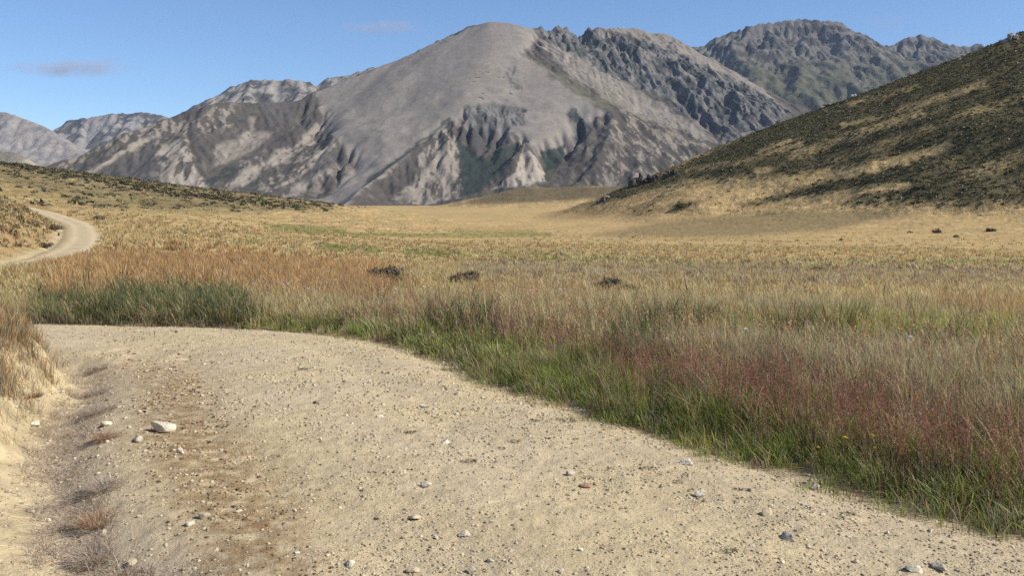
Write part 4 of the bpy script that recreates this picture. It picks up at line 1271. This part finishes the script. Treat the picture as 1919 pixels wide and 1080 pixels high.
for k in range(48):     # the rest, alike
    for _try in range(40):
        qx, qy = rs.uniform(200, 1850), 620 + 460 * rs.random() ** .7
        d = ray(qx, qy); Yg = -CZ / d[2]
        s0 = float(road_sd(np.array([d[0] * Yg]), np.array([Yg]))[0])
        if abs(s0) < HW + .1:
            break
    stone(qx, qy, rs.uniform(5, 11) * (.5 + (qy - 560) / 520), rs.uniform(.4, .8), [PALE_S, TAN_S, PALE_S, GREY_S][k % 4], 900 + k, 'small loose stone lying on the gravel road', 'small loose stones scattered on the road', name='small_stone')

# crags on the steep hill
def crag(px, py, wpx, hpx, seed, label, n=5, col=(.15, .145, .135)):
    p = ground_at(px, py)
    sc_ = p[1] / F
    root = empty('rock_outcrop', p)
    g = np.random.default_rng(seed)
    for k in range(n):
        V = rough_stone(seed * 31 + k, ICO3, 16, .45)
        fx = (k + .5) / n - .5
        w = wpx * sc_ / n * (1.0 + 1.1 * g.random())
        hh = hpx * sc_ * (.5 + .9 * g.random()) * (1 - .9 * abs(fx))
        q = V * np.array([w, w * 1.1, hh])
        q = q + .10 * w * np.stack([perlin(q[:, 0] * 1.5, q[:, 2] * 1.5, k), perlin(q[:, 1] * 1.5, q[:, 2] * 1.5, k + 3), perlin(q[:, 0] * 1.5, q[:, 1] * 1.5, k + 5)], 1)
        q[:, 0] += fx * wpx * sc_; q[:, 1] += g.normal(0, .25) * w; q[:, 2] += hh * .3 - fx * 0
        gx = land_z(p[0] + fx * wpx * sc_, p[1])[0] - p[2]
        q[:, 2] += gx
        me = mesh_tris('boulder', q, ICO3[1], np.clip(np.tile(np.array(col) * (.8 + .5 * g.random()), (len(q), 1)), .02, .6))
        link('boulder', me, M_ROCK, root)
    return tag(root, label, 'rock', 'rock outcrops along the hill spur')

crag(1206, 345, 50, 23, 41, 'biggest dark jagged crag on the low spur of the steep hill', 8, (.075, .07, .06))
crag(1258, 330, 26, 15, 42, 'smaller crag on the spur just uphill of the biggest one', 5, (.085, .08, .068))
crag(1130, 376, 22, 12, 43, 'low grey crag farthest down the tip of the spur', 3, (.17, .16, .14))
crag(1892, 76, 24, 14, 44, 'pale grey rock slab high on the skyline of the steep hill', 3, (.30, .28, .25))
crag(1600, 180, 9, 7, 45, 'tiny pale rock on the skyline halfway down the steep hill', 2, (.34, .31, .27))
crag(1555, 196, 12, 8, 46, 'pair of pale rocks on the skyline just below the tiny one', 2, (.30, .28, .24))

# ------------------------------------------------------------------ shrubs, tufts and flowers
def shrub_meshes(seed, R_, H_, nl, lsz, base, stemc):
    global rng
    keep = rng
    rng = np.random.default_rng(seed)
    n = 16
    a = rng.random(n) * 6.283; q = np.sqrt(rng.random(n)) * R_ * .62
    P = np.stack([np.cos(a) * q, np.sin(a) * q, H_ * (.1 + .42 * rng.random(n))], 1)
    V, C = leafy(P, R_ * (.3 + .2 * rng.random(n)), H_ * (.35 + .2 * rng.random(n)), nl, np.full(n, lsz), np.tile(np.array(base), (n, 1)) * (1 + .25 * rng.normal(0, 1, (n, 1))), .25)
    fol = mesh_tris('foliage', V, np.arange(len(V)).reshape(-1, 3), C)
    m = 60
    b = rng.random(m) * 6.283
    ln = np.stack([np.cos(b), np.sin(b)], 1) * (.4 + .6 * rng.random(m))[:, None] * (R_ / H_)
    st = blade_mesh('stem', np.stack([np.cos(b) * R_ * .15, np.sin(b) * R_ * .15, np.full(m, -.04)], 1), H_ * (.9 + .35 * rng.random(m)), ln, np.full(m, max(.008, R_ * .02)), np.tile(np.array(stemc), (m, 1)), np.tile(np.array(stemc) * 1.2, (m, 1)), .4)
    rng = keep
    return fol, st

SHM = [shrub_meshes(600 + k, 1.0, .62, 190, .046, b, (.09, .07, .05)) for k, b in enumerate([(.11, .092, .06), (.16, .12, .07), (.09, .095, .042)])]

def shrub(px, py, wpx, kind, label, group='dark shrubs standing in the meadow', hk=1.0, lift=0.0):
    p = ground_at(px, py, lift)
    s = wpx * p[1] / F * .5
    root = empty('shrub', p, random.random() * 6)
    root.scale = (s, s, s * hk)
    link('foliage', SHM[kind][0], M_SCRUB, root)
    link('stem', SHM[kind][1], M_STEM, root)
    return tag(root, label, 'shrub', group)

shrub(722, 518, 84, 0, 'dark low shrub in the tawny grass beside orange seed heads', lift=.30, hk=1.35)
shrub(876, 519, 74, 1, 'brownish shrub standing between two darker ones in the meadow', lift=.30, hk=1.35)
shrub(1140, 528, 62, 0, 'dark half of a touching pair of shrubs in the pale meadow', lift=.30, hk=1.35)
shrub(1178, 534, 56, 1, 'brown half of a touching pair of shrubs in the pale meadow', lift=.30, hk=1.35)
shrub(1240, 626, 120, 0, 'wide dark twiggy shrub buried in the verge where the red band begins', lift=.3)
shrub(1385, 636, 76, 0, 'dark twiggy shrub beside the cream fluffy seed head', lift=.3)
shrub(1885, 640, 100, 1, 'grey brown twiggy shrub in straw grass near the frame edge', lift=.3)
shrub(645, 606, 56, 1, 'brownish dead shrub at the road edge of the bend', lift=.05, hk=1.2)
shrub(1535, 511, 34, 2, 'small green bush alone on the mauve strip of meadow')
shrub(1278, 388, 40, 2, 'long dark bush alone on the tawny slope below the crags', hk=.6)
shrub(1755, 437, 22, 0, 'dark bush dot on the tawny rise under the steep hill')
shrub(1856, 434, 22, 0, 'dark bush dot on the tawny rise near the frame edge')
shrub(150, 384, 26, 1, 'brown bush above the place where the road vanishes')
shrub(185, 412, 30, 1, 'tawny bush at the outer side of the far bend')
shrub(100, 432, 40, 1, 'big tawny clump on the bank inside the far bend', hk=1.1)
shrub(85, 465, 34, 0, 'dark bush low on the bank above the pale sand cut')
shrub(255, 588, 60, 2, 'dark green leafy clump at the outer edge of the bend', lift=.05)

def tuft_mesh(seed, n, R_, H_, c0, c1, w, spread=1.2):
    global rng
    keep = rng
    rng = np.random.default_rng(seed)
    a = rng.random(n) * 6.283
    q = R_ * np.sqrt(rng.random(n)) * .5
    ln = np.stack([np.cos(a), np.sin(a)], 1) * (.2 + spread * rng.random(n))[:, None]
    v = np.clip(1 + .25 * rng.normal(0, 1, (n, 1)), .4, 1.7)
    me = blade_mesh('tuft', np.stack([np.cos(a) * q, np.sin(a) * q, np.full(n, -.005)], 1), H_ * (.5 + .6 * rng.random(n)), ln, np.full(n, w), np.array(c0) * v, np.array(c1) * v, .8)
    rng = keep
    return me

DRYC = ((.38, .305, .23), (.56, .475, .375)); DRYB = ((.32, .21, .125), (.52, .365, .24))
def dry_tuft(px, py, wpx, label, brown=False, hk=.36, n=620, seed=0):
    p = ground_at(px, py)
    R_ = wpx * p[1] / F * .5
    c = DRYB if brown else DRYC
    me = tuft_mesh(700 + seed, n, R_ * 1.1, R_ * hk, c[0], c[1], .0028, 1.9)
    o = link('dry_tuft', me, M_GRASS)
    o.location = p
    return tag(o, label, 'dry grass', 'dry tufts along the gutter')

dry_tuft(195, 735, 90, 'flattened grey tuft in the gutter nearest the bank grass', seed=1, hk=.3)
dry_tuft(190, 772, 110, 'greyish dry tuft in the gutter behind the pale flat stone', seed=2, hk=.35)
dry_tuft(200, 822, 80, 'greenish brown tuft in the gutter beside the biggest pale slab', True, seed=3)
dry_tuft(200, 915, 120, 'wide grey mauve tuft in the gutter between slab and brown tuft', seed=4, n=600)
dry_tuft(185, 985, 120, 'reddish brown tuft with upright stems in the gutter', True, seed=5, n=500, hk=.55)
dry_tuft(180, 1050, 150, 'lowest and largest grey tuft of the gutter row', seed=6, n=750)
dry_tuft(195, 690, 70, 'thin pale tuft at the top of the gutter near the bend', seed=7, hk=.3)
dry_tuft(60, 745, 60, 'matted dry tuft hanging over the cut edge of the sand bank', True, seed=8, hk=.35)

def weed(px, py, wpx, label, seed, hk=.35, col=((.09, .085, .04), (.16, .15, .07))):
    p = ground_at(px, py)
    R_ = wpx * p[1] / F * .5
    me = tuft_mesh(800 + seed, 90, R_ * 1.2, R_ * hk, col[0], col[1], .004, 1.9)
    o = link('weed', me, M_GRASS)
    o.location = p
    return tag(o, label, 'weed', 'small weeds growing on the road')

WEEDS = [(880, 867, 46, 'long low weed in mid road, largest of those away from the verge'), (940, 842, 26, 'little weed just above the largest mid road one'), (965, 830, 30, 'thin weed nearest the verge grass in mid road'),
         (1060, 790, 60, 'flat green weed mat spreading from the verge onto the road'), (1000, 790, 34, 'short weed beside the green mat at the verge'), (1212, 878, 26, 'round green weed alone in the gravel near the verge'),
         (1045, 808, 22, 'small green weed just below the green mat'), (770, 812, 34, 'thin flat weed higher up in mid road'), (568, 694, 34, 'dark flat weed on the clean upper part of the road'),
         (1100, 897, 26, 'weed touching the flat grey stone'), (1270, 905, 30, 'straggling weed between the cream stone and the verge'), (1370, 1035, 40, 'brown weed below the upright blocky stone'),
         (1590, 965, 36, 'green weed under the crumbled edge of the verge'), (1380, 920, 34, 'pale weed beside the rounded cream stone')]
for k, (a, b, w, l) in enumerate(WEEDS):
    weed(a, b, w, l, k)

def rush(px, py, wpx, label, seed):
    p = ground_at(px, py, .3)
    R_ = wpx * p[1] / F * .5
    me = tuft_mesh(850 + seed, 260, R_ * 1.5, .62, (.10, .09, .035), (.24, .20, .08), .007, .35)
    o = link('rush_clump', me, M_GRASS)
    o.location = p
    return tag(o, label, 'rush clump', 'tall rush clumps at the far side of the verge')
rush(1480, 598, 90, 'tallest bristling olive rush clump beyond the red grass', 1)
rush(1570, 598, 80, 'second olive rush clump touching the tallest one', 2)
rush(1300, 590, 60, 'smaller greener rush clump apart from the touching pair', 3)

M_PETAL = ground_mat('flower_petals', (30.0,), (0.1,), rough=.8, spec=.1)
def flower(px, py, hgt, dia, col, label, cat='flower', name='flower', dome=.35):
    """stem with a ring of petals; px, py is the head as it stands over the grass"""
    d = ray(px, py)
    Y = np.arange(3.2, 40, .02)
    zz = land(d[0] * Y, Y)[0]
    k = np.nonzero(CZ + d[2] * Y < zz + hgt)[0][0]
    p = np.array([d[0] * Y[k], Y[k], zz[k]])
    root = empty(name, p, random.random() * 6)
    n = 3
    me = blade_mesh('stem', np.zeros((n, 3)), np.array([hgt] * n), np.array([(.03, .0)] * n), np.full(n, .004), np.tile((.07, .09, .03), (n, 1)), np.tile((.1, .12, .04), (n, 1)))
    link('stem', me, M_GRASS, root)
    pt = 14
    V, T, C = [], [], []
    for ring, (rr, zt) in enumerate(((1.0, 0.0), (.7, .35), (.4, .6))):
        for i in range(pt):
            a = (i + ring * .5) / pt * 6.283
            ca, sa = math.cos(a), math.sin(a)
            b0 = len(V)
            w = .28 * rr
            V += [(0, 0, zt * .3), (ca * rr * .6 - sa * w, sa * rr * .6 + ca * w, zt * .8), (ca * rr, sa * rr, zt), (ca * rr * .6 + sa * w, sa * rr * .6 - ca * w, zt * .8)]
            T.append((b0, b0 + 1, b0 + 2, b0 + 3))
    V = np.array(V) * np.array([dia / 2, dia / 2, dia * dome])
    V[:, 2] += hgt * .99
    V[:, 0] += .03 * hgt
    hd = link('flower_head', mesh_quads('flower_head', V, np.array(T), np.tile(np.array(col), (len(V), 1))), M_PETAL, root)
    return tag(root, label, cat, 'single flowers in the verge grass')

YEL = (.72, .50, .02); ORG = (.70, .32, .03); WHT = (.72, .66, .56)
flower(1584, 821, .30, .034, YEL, 'yellow flower in the green grass, paired with one a hand away')
flower(1636, 818, .30, .038, YEL, 'widest yellow flower in the green grass below the red band')
flower(1531, 838, .24, .026, YEL, 'small yellow flower lowest in the green grass')
flower(1638, 840, .26, .022, ORG, 'little orange flower directly below the widest yellow one')
flower(1444, 679, .42, .034, ORG, 'lone orange flower in the red seed heads')
flower(1705, 632, .50, .055, WHT, 'white fluffy seed head standing over straw grass behind the red band', 'seed head', 'seed_head', .7)
flower(1396, 620, .50, .06, WHT, 'cream fluffy seed head beside dark stalks behind the red band', 'seed head', 'seed_head', .7)
flower(1253, 636, .50, .035, WHT, 'small white seed head on a stalk where the red band begins', 'seed head', 'seed_head', .9)

def stalk(px, py_top, hgt, label, lean=(-.15, 0)):
    d = ray(px, py_top)
    Y = np.arange(3.2, 40, .02)
    zz = land(d[0] * Y, Y)[0]
    k = np.nonzero(CZ + d[2] * Y < zz + hgt)[0][0]
    p = np.array([d[0] * Y[k], Y[k], zz[k]])
    n = 2
    me = blade_mesh('grass_stalk', np.zeros((n, 3)), np.array([hgt] * n), np.array([lean] * n), np.full(n, .006), np.tile((.3, .24, .15), (n, 1)), np.tile((.48, .41, .3), (n, 1)), .3)
    o = link('grass_stalk', me, M_GRASS)
    o.location = p
    return tag(o, label, 'grass stalk', 'bleached stalks over the verge')
stalk(1580, 655, .72, 'tallest bleached stalk rising out of the red seed heads')
stalk(1525, 640, .6, 'thin bleached stalk in the straw grass behind the red band', (.2, 0))
stalk(1215, 655, .6, 'bleached stalk leaning over where the red band begins', (.3, .1))

# ------------------------------------------------------------------ clouds
def cloud(px, py, wpx, hpx, Y, dens, label):
    p = unproj(px, py, Y)
    s = Y / F
    V = ICO3[0] * np.array([wpx * s / 2, wpx * s / 5, hpx * s / 2])
    V = V * (1 + .25 * fbm(ICO3[0][:, 0] * 2.2 + px, ICO3[0][:, 2] * 2 + ICO3[0][:, 1], 3, int(px) % 50)[:, None])
    m, nt, out = new_mat('cloud_vapour')
    L = nt.links.new
    tc = N(nt, 'ShaderNodeTexCoord')
    mp = N(nt, 'ShaderNodeMapping')
    mp.inputs['Scale'].default_value = (2 / (wpx * s), 2 / (wpx * s / 2.5), 2 / (hpx * s))
    L(tc.outputs['Object'], mp.inputs['Vector'])
    ln = N(nt, 'ShaderNodeVectorMath', operation='LENGTH')
    L(mp.outputs[0], ln.inputs[0])
    mr = N(nt, 'ShaderNodeMapRange')
    mr.inputs['From Min'].default_value = .95; mr.inputs['From Max'].default_value = .112
    mr.inputs['To Min'].default_value = 0; mr.inputs['To Max'].default_value = 1
    L(ln.outputs['Value'], mr.inputs['Value'])
    nz = N(nt, 'ShaderNodeTexNoise', Scale=7.0 / (wpx * s), Detail=4.0, Roughness=.6)
    L(tc.outputs['Object'], nz.inputs['Vector'])
    m2 = N(nt, 'ShaderNodeMapRange')
    m2.inputs['From Min'].default_value = .38; m2.inputs['From Max'].default_value = .68
    L(nz.outputs['Fac'], m2.inputs['Value'])
    mu = N(nt, 'ShaderNodeMath', operation='MULTIPLY'); L(mr.outputs[0], mu.inputs[0]); L(m2.outputs[0], mu.inputs[1])
    mu2 = N(nt, 'ShaderNodeMath', operation='MULTIPLY'); L(mu.outputs[0], mu2.inputs[0]); mu2.inputs[1].default_value = dens
    pv = N(nt, 'ShaderNodeVolumePrincipled')
    pv.inputs['Color'].default_value = (.72, .66, .76, 1)
    L(mu2.outputs[0], pv.inputs['Density'])
    L(pv.outputs[0], out.inputs['Volume'])
    o = link('cloud', mesh_tris('cloud', V, ICO3[1]), m)
    o.location = p
    return tag(o, label, 'cloud', 'small clouds over the mountains', 'stuff')
cloud(130, 127, 270, 38, 16000, .004, 'long mauve wisp of cloud over the distant low range')
cloud(205, 110, 80, 18, 16500, .003, 'faint shred of cloud above the end of the long wisp')
cloud(715, 50, 190, 30, 16000, .0035, 'faint mauve streak of cloud beside the main summit')
cloud(1665, 38, 110, 50, 16000, .0012, 'barely visible wisp of cloud over the far rugged peak')
cloud(412, 151, 60, 13, 16000, .002, 'tiny cloud shred touching the far peak')
cloud(1795, 72, 70, 26, 9800, .002, 'small puff of mist clinging behind the farthest peak')

# ------------------------------------------------------------------ air
def haze():
    x0, x1, y0, y1, z0, z1 = -6500, 5200, -200, 8600, -40, 1500
    V = np.array([(x, y, z) for x in (x0, x1) for y in (y0, y1) for z in (z0, z1)], float)
    Q = [(0, 1, 3, 2), (4, 6, 7, 5), (0, 4, 5, 1), (2, 3, 7, 6), (0, 2, 6, 4), (1, 5, 7, 3)]
    m, nt, out = new_mat('thin_haze')
    pv = N(nt, 'ShaderNodeVolumePrincipled')
    pv.inputs['Color'].default_value = (.6, .75, 1.0, 1)
    pv.inputs['Density'].default_value = HAZE
    pv.inputs['Anisotropy'].default_value = 0.1
    nt.links.new(pv.outputs[0], out.inputs['Volume'])
    o = link('haze', mesh_quads('haze', V, np.array(Q)), m)
    tag(o, 'thin blue haze softening the far mountains', 'haze', kind='stuff')
HAZE = 1.9e-5
haze()

# ------------------------------------------------------------------ light
SUN_EL, SUN_AZ = math.radians(40), math.radians(104)   # azimuth clockwise from the view direction
sd_ = bpy.data.lights.new('sun', 'SUN')
sd_.energy = 5.0
sd_.angle = math.radians(.53)
sd_.color = (1.0, .94, .84)
so = bpy.data.objects.new('sun', sd_)
COL.objects.link(so)
to_sun = Vector((math.sin(SUN_AZ) * math.cos(SUN_EL), math.cos(SUN_AZ) * math.cos(SUN_EL), math.sin(SUN_EL)))
so.rotation_euler = to_sun.to_track_quat('Z', 'Y').to_euler()
so.location = (200, 0, 300)

w = bpy.data.worlds.new('World')
SC.world = w
w.use_nodes = True
nt = w.node_tree
bg = nt.nodes['Background']
sky = nt.nodes.new('ShaderNodeTexSky')
sky.sky_type = 'NISHITA'
sky.sun_disc = False
sky.sun_elevation = SUN_EL
sky.sun_rotation = SUN_AZ
sky.altitude = 900
sky.air_density = 0.9
sky.dust_density = 0.0
sky.ozone_density = 6.0
hs = nt.nodes.new('ShaderNodeHueSaturation')
hs.inputs['Saturation'].default_value = 1.0
nt.links.new(sky.outputs[0], hs.inputs['Color'])
nt.links.new(hs.outputs[0], bg.inputs['Color'])
bg.inputs['Strength'].default_value = .112

# ------------------------------------------------------------------ render settings
SC.view_settings.view_transform = 'Standard'
SC.view_settings.look = 'None'
SC.view_settings.exposure = 0.36
SC.view_settings.gamma = 1.0
SC.render.engine = 'CYCLES'
cy = SC.cycles
cy.max_bounces = 7
cy.diffuse_bounces = 4
cy.glossy_bounces = 1
cy.transmission_bounces = 3
cy.volume_bounces = 0
cy.transparent_max_bounces = 4
cy.volume_step_rate = 4.0
cy.use_denoising = False
cy.denoiser = 'OPENIMAGEDENOISE'
cy.denoising_input_passes = 'RGB_ALBEDO_NORMAL'
cy.denoising_prefilter = 'ACCURATE'
SC.render.film_transparent = False
